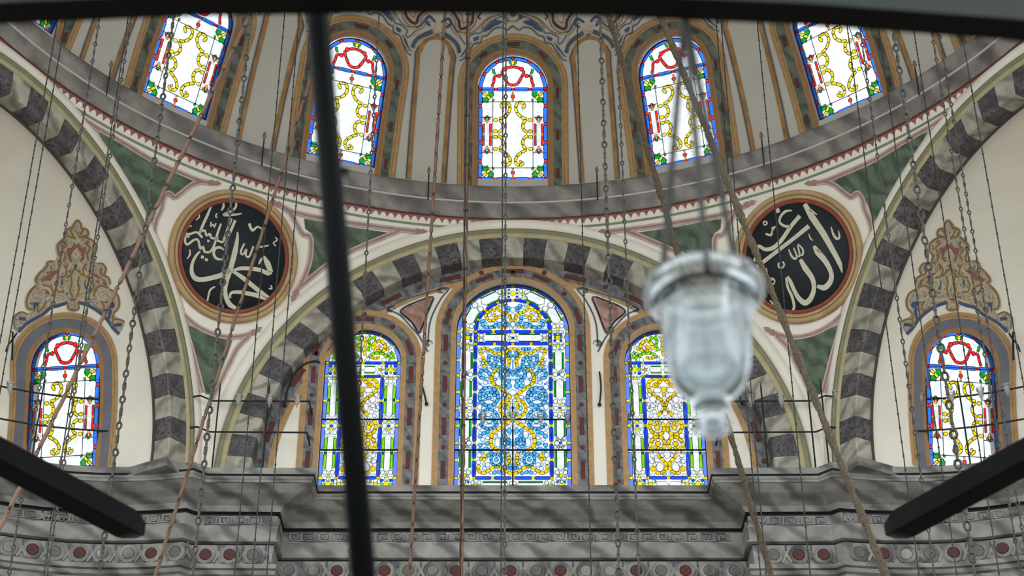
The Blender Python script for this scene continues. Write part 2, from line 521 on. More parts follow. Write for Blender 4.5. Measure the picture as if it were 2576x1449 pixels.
# --- the great lower cornice, swept along the plan of the walls
def circ(c, r, a): return (c[0] + r * math.sin(a), c[1] + r * math.cos(a))
LEDGE = []
_xc = (-4.304, 2.71)
for i in range(19): LEDGE.append(circ(_xc, 3.02, math.radians(-75 + i * (75 + 16.2) / 18)))
LEDGE += [(-3.325, 5.745), (-2.165, 5.76), (-2.165, 6.185)]
LEDGE += [(-x, y) for x, y in LEDGE[::-1]]
def mitre(path):
    out = []
    n = len(path)
    nr = []
    for i in range(n - 1):
        dx, dy = path[i + 1][0] - path[i][0], path[i + 1][1] - path[i][1]; l = math.hypot(dx, dy)
        nr.append((dy / l, -dx / l))            # towards the hall (path runs left to right)
    for i in range(n):
        a, b2 = nr[max(i - 1, 0)], nr[min(i, n - 2)]
        mx, my = a[0] + b2[0], a[1] + b2[1]; l = math.hypot(mx, my); mx, my = mx / l, my / l
        k = 1 / max(mx * a[0] + my * a[1], 0.35)
        out.append((mx * k, my * k))
    return out
LNORM = mitre(LEDGE)
def sweep(prof):
    b = Buf()
    b.quad_grid([[Vector((p[0] + m[0] * e, p[1] + m[1] * e, z)) for p, m in zip(LEDGE, LNORM)] for e, z in prof])
    return b
corn = empty('trim_5', (0, 0, 0))
tag(corn, 'stepped grey marble entablature below the windows with meander and disc bands', 'cornice', kind='structure')
CZ = 10.30
sweep([(-1.9, CZ + .085), (0.0, CZ + .085), (0.0, CZ + .01)]).build('ledge', 'cornice_marble', corn)
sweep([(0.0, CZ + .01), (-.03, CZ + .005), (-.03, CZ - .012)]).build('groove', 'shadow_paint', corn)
sweep([(-.03, CZ - .012), (-.012, CZ - .012), (-.015, CZ - .035), (-.03, CZ - .05), (-.035, CZ - .07), (-.055, CZ - .072)]).build('lip_moulding', 'cornice_marble', corn)
sweep([(-.055, CZ - .072), (-.09, CZ - .09), (-.17, CZ - .13), (-.27, CZ - .16), (-.36, CZ - .20), (-.40, CZ - .255)]).build('cyma_moulding', 'cornice_marble', corn)
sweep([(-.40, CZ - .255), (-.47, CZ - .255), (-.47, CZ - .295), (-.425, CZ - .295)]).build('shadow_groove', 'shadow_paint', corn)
sweep([(-.425, CZ - .295), (-.425, CZ - .415), (-.41, CZ - .415), (-.41, CZ - .43)]).build('meander_frieze', 'cornice_marble', corn)
sweep([(-.41, CZ - .43), (-.43, CZ - .575), (-.40, CZ - .59), (-.40, CZ - .61), (-.46, CZ - .615)]).build('plain_band', 'cornice_marble', corn)
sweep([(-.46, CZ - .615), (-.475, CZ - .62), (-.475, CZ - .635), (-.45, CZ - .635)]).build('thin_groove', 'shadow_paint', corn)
sweep([(-.45, CZ - .635), (-.47, CZ - .86)]).build('disc_band', 'cornice_marble', corn)
sweep([(-.47, CZ - .86), (-.40, CZ - .875), (-.40, CZ - .925), (-.44, CZ - .935), (-.44, CZ - .945), (-.40, CZ - .955), (-.42, CZ - .99), (-.47, CZ - 1.0)]).build('lower_moulding', 'cornice_marble', corn)
sweep([(-.47, CZ - 1.0), (-.47, CZ - 2.6)]).build('pier_facing', 'cornice_marble', corn)
for sg in (-1, 1):                           # solid top of the cornice behind the side ledges
    Buf().box((min(sg * 2.25, sg * 9), 5.84, CZ + .03), (max(sg * 2.25, sg * 9), 8.5, CZ + .082)).build('ledge_slab', 'cornice_marble', corn)
# ------------------------------------------------------------------ stained glass
def gl(name, r, g, b, k=1.3): 
    c = srgb(r, g, b); glass_pane(name, tuple(min(x * k, 1) for x in c[:3]))
glass_pane('clear_glass', (0.42, 0.433, 0.44))
gl('blue_glass', 46, 112, 238); gl('pale_blue_glass', 96, 128, 248); gl('deep_blue_glass', 30, 72, 214)
gl('red_glass', 232, 34, 36); gl('yellow_glass', 246, 208, 10); gl('amber_glass', 244, 190, 20)
gl('green_glass', 10, 150, 50); gl('lime_glass', 112, 200, 20); gl('cyan_glass', 84, 176, 240); gl('sky_glass', 150, 214, 248)
gl('white_glass', 250, 252, 250); gl('gold_glass', 236, 200, 16)
plain('grille_plaster', srgb(220, 222, 224), 0.8, vary=0.03)
GRILLE, _nt, _b = new_mat('grille_glass')
_nt.nodes.remove(_b)
_t = _nt.nodes.new('ShaderNodeBsdfTransparent'); _t.inputs[0].default_value = (0.90, 0.91, 0.92, 1)
_nt.links.new(_t.outputs[0], _nt.nodes['Material Output'].inputs[0])

glass_pane('field_cyan_glass', (0.02, 0.18, 0.62)); glass_pane('bottle_green_glass', (0.010, 0.06, 0.03)); glass_pane('smoke_glass', (0.022, 0.035, 0.05))
class Glass:
    """a window design: pieces of glass (colour, outline) and lead lines in window metres, springing line at y = 0"""
    def __init__(self, tf): self.tf, self.p, self.l = tf, [], []
    def raw(self, col, poly): self.p.append((col, poly))
    def poly(self, col, pts, mir=True):
        a = [self.tf(*q) for q in pts]; self.raw(col, a)
        if mir: self.raw(col, [(-x, y) for x, y in a][::-1])
    def dot(self, col, x, y, rx, ry=None, mir=True, n=8):
        ry = ry or rx
        self.poly(col, [(x + rx * math.cos(2 * PI * (k + .5) / n), y + ry * math.sin(2 * PI * (k + .5) / n)) for k in range(n)], mir and abs(x) > 1e-6)
    def rect(self, col, x, y, w, h, mir=True):
        c = min(w, h) * .18
        self.poly(col, [(x - w/2 + c, y - h/2), (x + w/2 - c, y - h/2), (x + w/2, y - h/2 + c), (x + w/2, y + h/2 - c), (x + w/2 - c, y + h/2),
                        (x - w/2 + c, y + h/2), (x - w/2, y + h/2 - c), (x - w/2, y - h/2 + c)], mir and abs(x) > 1e-6)
    def hexv(self, col, x, y0, y1, w, mir=True):
        d = w * .42
        self.poly(col, [(x, y0), (x + w/2, y0 + d), (x + w/2, y1 - d), (x, y1), (x - w/2, y1 - d), (x - w/2, y0 + d)], mir and abs(x) > 1e-6)
    def hexh(self, col, x0, x1, y, h, mir=True):
        d = h * .42
        self.poly(col, [(x0, y), (x0 + d, y - h/2), (x1 - d, y - h/2), (x1, y), (x1 - d, y + h/2), (x0 + d, y + h/2)], mir)
    def bead(self, cols, pts, w, n, gap=None, mir=True, smooth=True):
        """a run of n rounded pieces along a path"""
        path = crom(pts, 8) if smooth and len(pts) > 2 else list(pts)
        path = [self.tf(*q) for q in path]
        w = abs(self.tf(w, 500)[0] - self.tf(0, 500)[0])
        self.bead_m(cols, path, w, n, gap, mir)
    def bead_m(self, cols, path, w, n, gap=None, mir=True):
        gap = w * .10 if gap is None else gap
        if isinstance(cols, str): cols = [cols]
        S = [0.0]
        for a, b in zip(path, path[1:]): S.append(S[-1] + math.hypot(b[0] - a[0], b[1] - a[1]))
        def pt(s):
            s = min(max(s, 0), S[-1]); k = 0
            while k < len(S) - 2 and S[k + 1] < s: k += 1
            t = (s - S[k]) / max(S[k + 1] - S[k], 1e-9)
            return (path[k][0] + (path[k + 1][0] - path[k][0]) * t, path[k][1] + (path[k + 1][1] - path[k][1]) * t)
        for i in range(n):
            s0, s1 = S[-1] * i / n + gap / 2, S[-1] * (i + 1) / n - gap / 2
            q = [pt(s0 + (s1 - s0) * t) for t in (0, .08, .3, .5, .7, .92, 1)]
            L, Rr = strip2d(q, [w * .78, w, w, w, w, w, w * .78])
            a = L + Rr[::-1]
            self.raw(cols[i % len(cols)], a)
            if mir: self.raw(cols[i % len(cols)], [(-x, y) for x, y in a][::-1])
    def line(self, pts, mir=False):
        a = [self.tf(*q) for q in pts]; self.l.append(a)
        if mir: self.l.append([(-x, y) for x, y in a])
    def arc_border(self, col, dotcol, rad, angs, w, dot):
        """right half of an arched border: angs from the crown (90) to the springing (0)"""
        for k, (a0, a1) in enumerate(zip(angs, angs[1:])):
            da = (dot * .56) / rad
            t0, t1 = math.radians(a0) - da, math.radians(a1) + da
            self.bead_m(col, [(rad * math.cos(t0 + (t1 - t0) * i / 8), rad * math.sin(t0 + (t1 - t0) * i / 8)) for i in range(9)], w, 1, 0.002)
        for a in angs:
            t = math.radians(a); ps = []
            for sx, sy in ((-1, -1), (1, -1), (1, 1), (-1, 1)):
                r = rad + sy * dot * .5; u = t + sx * dot * .5 / rad
                ps.append((r * math.cos(u), r * math.sin(u)))
            self.raw(dotcol, ps)
            if a < 89.9: self.raw(dotcol, [(-x, y) for x, y in ps][::-1])
    def run(self, col, dotcol, p0, ys, w, dot, vertical=True, first=False, mir=True):
        """straight border: dots at the listed coordinates (metres), bars between them"""
        for a, b in zip(ys, ys[1:]):
            s = 1 if b > a else -1
            a2, b2 = a + s * dot * .56, b - s * dot * .56
            pts = [(p0, a2), (p0, b2)] if vertical else [(a2, p0), (b2, p0)]
            self.bead_m(col, pts, w, 1, 0.002, mir)
        for a in (ys if first else ys[1:]):
            x, y = (p0, a) if vertical else (a, p0)
            q = dot * .5
            ps = [(x - q, y - q), (x + q, y - q), (x + q, y + q), (x - q, y + q)]
            self.raw(dotcol, ps)
            if mir and abs(x) > 1e-6: self.raw(dotcol, [(-a2, b2) for a2, b2 in ps][::-1])
    def fill_cells(self, x0, x1, y0, y1, step, rmax, cols, keep=None):
        """small cells of glass in the gaps of the right half, mirrored"""
        rnd = random.Random(11)
        polys = [p for c, p in self.p if max(q[0] for q in p) > -.02]
        boxes = [(min(q[0] for q in p), max(q[0] for q in p), min(q[1] for q in p), max(q[1] for q in p), p) for p in polys]
        def inside(x, y, p):
            c = False; j = len(p) - 1
            for i in range(len(p)):
                if (p[i][1] > y) != (p[j][1] > y) and x < (p[j][0] - p[i][0]) * (y - p[i][1]) / (p[j][1] - p[i][1]) + p[i][0]: c = not c
                j = i
            return c
        def seg(x, y, a, b):
            dx, dy = b[0] - a[0], b[1] - a[1]; l = dx * dx + dy * dy
            t = min(1, max(0, ((x - a[0]) * dx + (y - a[1]) * dy) / l)) if l > 1e-12 else 0
            return math.hypot(x - a[0] - dx * t, y - a[1] - dy * t)
        made = []; ny = int((y1 - y0) / step); nx = int((x1 - x0) / step)
        cand = [(x0 + (i + .5 + (j % 2) * .5) * step + rnd.uniform(-.2, .2) * step, y0 + (j + .5) * step + rnd.uniform(-.2, .2) * step) for j in range(ny) for i in range(nx)]
        for pas, rm in ((0, rmax), (1, rmax * .62)):
            for x, y in (cand if pas == 0 else [(x + step * .5, y + step * .35) for x, y in cand]):
                if keep and not keep(x, y): continue
                r = min(rm, x1 - x, y - y0, y1 - y, x - .003 if x0 < .01 else x - x0)
                for bx0, bx1, by0, by1, p in boxes:
                    if r < .006: break
                    if x < bx0 - r or x > bx1 + r or y < by0 - r or y > by1 + r: continue
                    if inside(x, y, p): r = 0; break
                    r = min(r, min(seg(x, y, p[k], p[k - 1]) for k in range(len(p))) - .003)
                for mx_, my_, mr in made:
                    if r < .006: break
                    r = min(r, math.hypot(x - mx_, y - my_) - mr - .003)
                if r < .0075: continue
                made.append((x, y, r))
                a0 = rnd.uniform(0, 3)
                pl = [(x + r * math.cos(a0 + 2 * PI * k / 8), y + r * math.sin(a0 + 2 * PI * k / 8)) for k in range(8)]
                c = cols[rnd.randrange(len(cols))]
                self.raw(c, pl); self.raw(c, [(-u, v) for u, v in pl][::-1])
    def meshes(self, backing, lead_w, rim=None, rim_w=0.010):
        """piece meshes, largest first; past 290 pieces the small rest is one mesh; and the lead work"""
        mp = lambda x, y, l: Vector((x, y, l))
        out = []
        for col, poly in backing:
            out.append(Buf().slab(poly, mp, 0.0, 0.004).mesh('pane', col))
        def area(p): return abs(sum(p[i][0] * p[(i + 1) % len(p)][1] - p[(i + 1) % len(p)][0] * p[i][1] for i in range(len(p)))) / 2
        pcs = sorted(self.p, key=lambda q: -area(q[1]))
        rest = {}
        for k, (col, poly) in enumerate(pcs):
            if k < 290: out.append(Buf().slab(poly, mp, 0.006, 0.010).mesh('pane', col))
            else: rest.setdefault(col, Buf()).slab(poly, mp, 0.006, 0.010)
        lead = Buf()
        def came(poly, closed, w, hgt=0.012):
            n = len(poly); rows = [[], [], []]
            m = n + 1 if closed else n
            for i in range(m):
                p = poly[i % n]
                a = poly[(i - 1) % n] if closed else poly[max(i - 1, 0)]
                c = poly[(i + 1) % n] if closed else poly[min(i + 1, n - 1)]
                dx, dy = c[0] - a[0], c[1] - a[1]; l = math.hypot(dx, dy) or 1
                for r, (s, z) in enumerate(((-1, hgt), (0, hgt + .004), (1, hgt))):
                    rows[r].append(Vector((p[0] - dy / l * s * w / 2, p[1] + dx / l * s * w / 2, z)))
            lead.quad_grid(rows)
        for col, poly in pcs: came(poly, True, lead_w if col != 'white_glass' else lead_w * .35)
        for col, poly in backing: came(poly, True, lead_w, 0.005)
        for ln in self.l: came(ln, False, lead_w * 1.15, 0.008)
        rims = {}
        for col, poly in (pcs if rim else []):
            cx_, cy_ = sum(p[0] for p in poly) / len(poly), sum(p[1] for p in poly) / len(poly)
            rc = rim(col, cx_, cy_)
            if not rc: continue
            n = len(poly); a2 = sum(poly[i][0] * poly[(i + 1) % n][1] - poly[(i + 1) % n][0] * poly[i][1] for i in range(n))
            sg = 1 if a2 > 0 else -1; o_ = []
            for i in range(n):
                a, c = poly[i - 1], poly[(i + 1) % n]; dx, dy = c[0] - a[0], c[1] - a[1]; l = math.hypot(dx, dy) or 1
                o_.append((poly[i][0] + dy / l * rim_w * sg, poly[i][1] - dx / l * rim_w * sg))
            rims.setdefault(rc, Buf()).quad_grid([[Vector((p[0], p[1], .0052)) for p in poly], [Vector((p[0], p[1], .0052)) for p in o_]], True)
        return out, [b.mesh('small_panes', c) for c, b in rest.items()] + [b.mesh('glass_rims', c) for c, b in rims.items()], lead.mesh('lead_lattice', 'lead')

def arch_poly(hw, low, n=20):
    return [(hw * math.cos(PI * k / n), hw * math.sin(PI * k / n)) for k in range(n + 1)] + [(-hw, low), (hw, low)]
def lunette(r, y0=0.0, n=20): return [(r * math.cos(PI * k / n), y0 + r * math.sin(PI * k / n)) for k in range(n + 1)]

# ---- design A: red, yellow and green scrolls in a blue border (dome and niche windows)
SXA, SYA, SYT = 0.43 / 378, 1.19 / 997, 0.43 / 352
def tfA(X, y): return (X * SXA, (405 - y) * (SYA if y > 405 else SYT))
A = Glass(tfA)
A.arc_border('blue_glass', 'red_glass', 0.402, (90, 61, 30, 0), 0.046, 0.036)
ysA = [tfA(0, y)[1] for y in (405, 585, 785, 982, 1180, 1372)]
A.run('blue_glass', 'red_glass', 0.402, ysA, 0.046, 0.036)
A.run('blue_glass', 'red_glass', ysA[-1], [0, 188 * SXA, 0.402], 0.044, 0.034, vertical=False, first=True)
A.run('blue_glass', 'red_glass', 0.0, [0, 186 * SXA, 0.402], 0.044, 0.034, vertical=False, first=True)
A.bead('red_glass', [(0, 165), (40, 170), (75, 182)], 30, 1)
A.dot('red_glass', 96, 190, 24)
A.bead('red_glass', [(115, 205), (116, 235), (95, 275), (70, 320), (45, 350), (0, 362)], 30, 3)
A.dot('red_glass', 150, 262, 22)
A.bead('red_glass', [(172, 258), (200, 275), (208, 320), (215, 345)], 28, 2)
A.dot('red_glass', 222, 362, 18)
A.dot('yellow_glass', 0, 118, 20, 24)
A.poly('green_glass', [(20, 104), (48, 102), (36, 134), (16, 150)])
A.poly('green_glass', [(200, 185), (228, 190), (226, 222), (206, 246), (186, 238), (198, 212)])
A.dot('yellow_glass', 0, 443, 10, 12); A.dot('red_glass', 0, 483, 23, 23); A.dot('yellow_glass', 0, 522, 10, 12)
A.dot('yellow_glass', 0, 1262, 10, 10); A.dot('red_glass', 0, 1305, 22, 22); A.dot('yellow_glass', 0, 1343, 10, 10)
for y0, s in ((432, 1), (1350, -1)):          # leafy corners with a yellow bud
    A.poly('green_glass', [(212, y0), (272, y0), (262, y0 + s*38), (232, y0 + s*66), (204, y0 + s*34)])
    A.poly('green_glass', [(328, y0 + s*62), (328, y0 + s*122), (300, y0 + s*112), (270, y0 + s*122), (262, y0 + s*88), (286, y0 + s*62)])
    A.bead('yellow_glass', [(322, y0 + s*8), (284, y0 + s*40), (246, y0 + s*78)], 30, 2)
    A.poly('green_glass', [(204, y0 + s*74), (226, y0 + s*86), (224, y0 + s*110), (200, y0 + s*96)])
A.bead('gold_glass', [(98, 612), (122, 596), (124, 566), (92, 550), (56, 554), (34, 588), (36, 636), (66, 684), (112, 716), (150, 722)], 31, 6)
A.dot('gold_glass', 186, 738, 26, 20)
A.bead('gold_glass', [(150, 738), (124, 752), (108, 800), (122, 848), (160, 874)], 31, 3)
A.dot('gold_glass', 190, 862, 26, 20)
A.dot('gold_glass', 190, 922, 26, 20)
A.bead('gold_glass', [(164, 908), (126, 930), (106, 980), (120, 1028), (150, 1050)], 31, 3)
A.dot('gold_glass', 190, 1050, 26, 20)
A.bead('gold_glass', [(148, 1058), (100, 1084), (54, 1120), (28, 1168), (36, 1206), (70, 1226), (104, 1212), (108, 1188)], 31, 5)
A.dot('gold_glass', 84, 1184, 14, 13)
for y0, s in ((705, 1), (1088, -1)):          # side jewels
    A.dot('green_glass', 280, y0, 16, 16)
    A.poly('red_glass', [(240, y0 + s*4), (266, y0 + s*8), (276, y0 + s*34), (262, y0 + s*40)])
    A.poly('red_glass', [(322, y0 + s*4), (296, y0 + s*8), (286, y0 + s*34), (300, y0 + s*40)])
    A.dot('white_glass', 248, y0 + s*40, 17); A.dot('white_glass', 316, y0 + s*40, 17)
    A.dot('yellow_glass', 281, y0 + s*52, 13)
for sx in (-1, 1):
    x = 281 + sx * 38
    A.poly('red_glass', [(x - 11, 778), (x + 11, 778), (x + 11, 876), (x - 11, 876)])
    A.poly('red_glass', [(x - 11, 906), (x + 11, 906), (x + 11, 1018), (x - 11, 1018)])
    A.dot('yellow_glass', x, 891, 11)
A.hexv('white_glass', 281, 782, 1020, 52)
for y in (540, 1252): A.line([(-330, y), (330, y)])
A.line([(218, 540), (218, 1252)], True)
for y in (705, 1090): A.line([(222, y), (330, y)], True)
hwA, lowA = 0.428, -1.188
def arc_pt(r, a): return (r * math.cos(a), r * math.sin(a))
bA = [('clear_glass', lunette(hwA))]
xs = [-hwA, -218 * SXA, 218 * SXA, hwA]
yl = [0, tfA(0, 540)[1], tfA(0, 705)[1], tfA(0, 1090)[1], tfA(0, 1252)[1], lowA]
for i in range(3):
    for j in range(5):
        if i == 1 and j in (2, 3): continue
        jj = 4 if (i == 1 and j == 1) else j + 1
        bA.append(('clear_glass', [(xs[i], yl[jj]), (xs[i + 1], yl[jj]), (xs[i + 1], yl[j]), (xs[i], yl[j])]))
DESIGN_A = A.meshes(bA, 0.0075)

# ---- design B: the tall centre window; right half traced, mirrored
LOWB = WB['low'] - WB['spr']
def tfBpx(X, y): 
    hw = 146.5 + (y - 829) * 3.2 / 393
    return (X * 0.665 / hw, (829 - y) * (-LOWB / 393 if y > 829 else 0.665 / 124.5))
def z1(x, y): return ((x - 910) / 5.368, 690 + y / 5.368)
def z2(x, y): return ((x - 875) / 5.176, 950 + y / 5.176)
class GB(Glass): pass
B = GB(lambda x, y: tfBpx(*z1(x + 910, y)))       # zoom-1 units, x from the axis
B2 = GB(lambda x, y: tfBpx(*z2(x + 875, y)))      # zoom-2 units, x from the axis
RO, RI = 0.636, 0.438
B.arc_border('pale_blue_glass', 'yellow_glass', RO, (90, 65, 40.5, 20.5, 0), 0.048, 0.036)
B.arc_border('deep_blue_glass', 'yellow_glass', RI, (90, 66, 42.5, 22, 0), 0.046, 0.036)
yo = [0] + [tfBpx(0, y)[1] for y in (861, 904.3, 943.7, 986.3, 1027.3, 1070.8, 1113.3, 1155.8, 1199.2)]
yi = [0] + [tfBpx(0, y)[1] for y in (861, 904.6, 945.2, 986.3, 1027.3, 1070.8, 1113.3, 1154.8, 1198.3)]
B.run('pale_blue_glass', 'yellow_glass', RO, yo, 0.048, 0.034)
B.run('pale_blue_glass', 'yellow_glass', RO, [yo[-1], LOWB + .002], 0.048, 0.030)
B.run('deep_blue_glass', 'yellow_glass', RI, yi[:2], 0.040, 0.036); 
B.run('deep_blue_glass', 'yellow_glass', RI, yi[1:], 0.046, 0.034)
for k in range(1, len(yi) - 1):
    ym = (yi[k] + yi[k + 1]) / 2
    B.p.append(('sky_glass', [(RI - .009, ym - .055), (RI + .009, ym - .055), (RI + .009, ym + .055), (RI - .009, ym + .055)]))
    B.p.append(('sky_glass', [(-RI - .009, ym - .055), (-RI + .009, ym - .055), (-RI + .009, ym + .055), (-RI - .009, ym + .055)]))
for y, xd in ((0, 272), (yi[1], 255)):
    B.run('deep_blue_glass', 'yellow_glass', y, [0, xd / 5.368 * 0.665 / 146.5, RI], 0.044, 0.036, vertical=False, first=True)
yb = tfBpx(0, 1198.8)[1]
B.run('deep_blue_glass', 'yellow_glass', yb, [0, 0.228, RI], 0.042, 0.034, vertical=False, first=True)
# band between the two borders
RM = (RO + RI) / 2
def hex_arc(a, half, w=0.105):
    """elongated hexagon bent around the arch with green rims"""
    def P(r, t): t = math.radians(t); return (r * math.cos(t), r * math.sin(t))
    h = half; k = h * .30
    pl = [P(RM, a - h), P(RM + w/2, a - h + k), P(RM + w/2, a), P(RM + w/2, a + h - k), P(RM, a + h), P(RM - w/2, a + h - k), P(RM - w/2, a), P(RM - w/2, a - h + k)]
    for q in (pl, [(-x, y) for x, y in pl][::-1]): B.raw('white_glass', q)
    for s in (-1, 1):
        r0, r1 = RM + s * (w/2 + .004), RM + s * (w/2 + .019)
        g = [P(r0, a - h + k), P(r1, a - h + k * .7), P(r1, a + h - k * .7), P(r0, a + h - k)]
        for q in (g, [(-x, y) for x, y in g][::-1]): B.raw('green_glass', q)
hex_arc(60, 13.5); hex_arc(24.5, 13)
def cl(col, x, y, r): B.dot(col, x, y, r)
cl('yellow_glass', 0, 210, 40); 
for x, y, r in ((112, 176, 26), (106, 252, 26), (190, 192, 24), (180, 272, 22), (530, 372, 38), (452, 425, 38)): cl('white_glass', x, y, r)
cl('yellow_glass', 146, 222, 24)
for x, y in ((0, 162), (0, 258)): cl('deep_blue_glass', 55, y, 16)
for x in (60,): cl('green_glass', x, 210, 16)
for x, y, r in ((575, 672, 28), (680, 665, 28), (575, 975, 28), (685, 975, 28)): cl('white_glass', x, y, r)
cl('yellow_glass', 628, 708, 24); cl('yellow_glass', 628, 945, 24); cl('yellow_glass', 626, 828, 36)
for x in (580, 675):
    B.rect('white_glass', x, 747, 62, 34); B.rect('white_glass', x, 912, 62, 34)
    for y in (790, 870): B.dot('deep_blue_glass', x - (6 if x > 600 else -4), y, 20)
    B.dot('green_glass', x - (6 if x > 600 else -4), 830, 15)
def hexpanel(G, x, y0, y1, w=94):
    G.hexv('white_glass', x, y0, y1, w)
    for s in (-1, 1): G.rect('green_glass', x + s * (w * .5 + 16), (y0 + y1) / 2, 30, (y1 - y0) * .74)
hexpanel(B, 632, 1000, 1306)
for x in (585, 685): cl('white_glass', x, 1346, 30)
cl('deep_blue_glass', 634, 1350, 16)
hexpanel(B2, 622, 4, 292)                      # second panel continues in the lower half
def c2(col, x, y, r): B2.dot(col, x, y, r)
for y in (310, 475): c2('white_glass', 565, y, 27); c2('white_glass', 676, y, 27)
for y in (350, 440): c2('yellow_glass', 623, y, 20)
for x in (570, 668): B2.rect('white_glass', x, 395, 52, 44)
c2('deep_blue_glass', 620, 395, 15)
hexpanel(B2, 625, 515, 800)
for x in (578, 676): c2('white_glass', x, 846, 30)
c2('deep_blue_glass', 626, 848, 15)
hexpanel(B2, 626, 895, 1196)
for x in (580, 684): c2('white_glass', x, 1216, 26)
c2('yellow_glass', 628, 1256, 24)
for x in (594, 672): B2.rect('white_glass', x, 1294, 56, 30)
c2('yellow_glass', 628, 1384, 34); c2('yellow_glass', 486, 1384, 27)
for x, y in ((580, 1384), (680, 1384)): c2('lime_glass', x, y, 15)
for x, y in ((580, 1340), (680, 1340), (540, 1388)): c2('deep_blue_glass', x, y, 16)
for x, y in ((522, 1342), (440, 1344)): c2('white_glass', x, y, 24)
B2.hexh('white_glass', 55, 408, 1380, 60); B2.rect('green_glass', 232, 1334, 320, 18)
c2('deep_blue_glass', 0, 1390, 22); B2.dot('white_glass', 0, 1350, 46, 22)
# band between the cross bars
B.hexh('white_glass', 50, 415, 834, 92)
for y in (783, 886): B.rect('green_glass', 232, y, 290, 16)
B.dot('white_glass', 0, 798, 46, 24); B.dot('white_glass', 0, 872, 46, 24); B.dot('deep_blue_glass', 0, 834, 22, 12)
for x, y in ((440, 796), (440, 868), (516, 796), (516, 868)): cl('white_glass', x, y, 26)
cl('amber_glass', 480, 830, 22)
# lunette scrolls
Y, C = 'amber_glass', 'cyan_glass'
B.bead(Y, [(30, 618), (34, 570), (58, 510), (110, 484), (170, 462), (210, 430), (222, 372)], 46, 7)
B.bead(Y, [(240, 440), (300, 440), (350, 470), (376, 525), (352, 575), (296, 594), (246, 570), (240, 530), (290, 520)], 46, 9)
B.bead(Y, [(160, 522), (220, 534)], 37, 1)
B.bead(Y, [(70, 694), (110, 676), (150, 694), (186, 700)], 34, 3); B.dot(Y, 256, 696, 18)
B.bead(C, [(40, 400), (70, 432), (60, 468)], 37, 2); B.dot(C, 102, 384, 28)
B.bead(C, [(118, 520), (118, 580), (84, 624), (44, 662)], 39, 3)
B.bead(C, [(150, 630), (220, 642), (274, 676), (340, 692), (410, 660), (436, 606), (388, 590)], 41, 6)
B.dot('white_glass', 0, 640, 30, 40); B.dot('white_glass', 0, 528, 28, 40); B.dot('white_glass', 0, 440, 30, 34)
B.dot('white_glass', 330, 510, 26); B.dot('white_glass', 310, 636, 56, 26); B.dot('white_glass', 180, 586, 40, 28); B.dot('white_glass', 140, 400, 26)
# main field, upper
B.bead(Y, [(0, 980), (50, 1000), (96, 1040), (150, 1052), (214, 1060), (284, 1036), (336, 996), (392, 978), (444, 1004), (458, 1050), (410, 1064)], 44, 10)
B.bead(Y, [(412, 1092), (404, 1150), (370, 1190), (414, 1244)], 44, 4)
B.bead(Y, [(98, 1064), (88, 1104), (54, 1134), (52, 1184), (66, 1236)], 46, 4)
B.bead(C, [(118, 1230), (200, 1240), (280, 1216), (330, 1166), (336, 1104), (300, 1076)], 41, 6)
B.bead(C, [(150, 1200), (140, 1150), (176, 1106), (236, 1114), (244, 1160), (206, 1176)], 39, 5)
B.bead(C, [(30, 1024), (70, 1060), (40, 1100), (10, 1076)], 32, 3); B.dot('white_glass', 0, 1044, 28, 22); B.dot('white_glass', 0, 1120, 26, 22)
B.bead(C, [(120, 985), (186, 990), (250, 985)], 39, 3)
B.poly('white_glass', [(0, 1150), (26, 1180), (40, 1240), (14, 1290), (0, 1310)], False); B.poly('white_glass', [(0, 1310), (-14, 1290), (-40, 1240), (-26, 1180), (0, 1150)], False)
B.bead(C, [(20, 1320), (70, 1270), (120, 1250)], 39, 2)
B.bead(Y, [(180, 1268), (240, 1290), (284, 1350), (296, 1420)], 49, 4)
B.bead(C, [(40, 1346), (90, 1290), (140, 1280), (170, 1330), (150, 1390), (110, 1380), (100, 1350)], 41, 5)
B.bead(C, [(310, 1360), (350, 1300), (420, 1290), (460, 1330), (440, 1390), (390, 1400)], 41, 5)
B.dot('white_glass', 224, 1350, 34, 46); B.dot(C, 0, 1350, 20)
for x, y in ((410, 1190), (450, 1140), (456, 1240), (200, 1300), (290, 1110), (460, 990)): B.dot('white_glass', x, y, 20)
# main field, lower (zoom-2 units)
B2.bead(Y, [(288, -10), (274, 50), (238, 92), (186, 128), (126, 168), (68, 216), (26, 268)], 49, 6)
B2.bead(Y, [(50, 290), (110, 300), (156, 346), (170, 406), (152, 464), (108, 500), (56, 516)], 46, 6)
B2.bead(Y, [(30, 320), (70, 356), (50, 420)], 39, 2); B2.dot(Y, 42, 478, 26); B2.dot('white_glass', 0, 362, 26); B2.dot('white_glass', 0, 432, 26)
B2.dot('sky_glass', 104, 396, 24); B2.dot('white_glass', 98, 350, 20); B2.dot('white_glass', 96, 452, 20)
B2.bead(Y, [(34, 552), (84, 600), (166, 652), (236, 694), (278, 752), (288, 820), (274, 880), (234, 922), (182, 942)], 49, 8)
def glass_ring(G, x, y, r, n, w=41, a0=0, a1=360):
    G.bead(C, [(x + r * math.cos(math.radians(a0 + (a1 - a0) * k / 16)), y + r * math.sin(math.radians(a0 + (a1 - a0) * k / 16))) for k in range(17)], w, n)
glass_ring(B2, 318, 246, 122, 13)
B2.bead(C, [(236, 250), (262, 196), (320, 186), (360, 226), (334, 266), (292, 250)], 41, 5)
B2.dot('white_glass', 318, 316, 60, 24); B2.dot('white_glass', 250, 166, 30, 22); B2.dot('white_glass', 390, 166, 30, 22)
glass_ring(B2, 318, 540, 126, 6, 34, 190, 350)
glass_ring(B2, 318, 540, 126, 6, 34, 25, 155)
B2.bead(C, [(240, 600), (226, 560), (270, 520)], 39, 2); B2.dot('sky_glass', 310, 566, 34); B2.dot('white_glass', 330, 480, 46, 26)
B2.dot('white_glass', 310, 620, 60, 20)
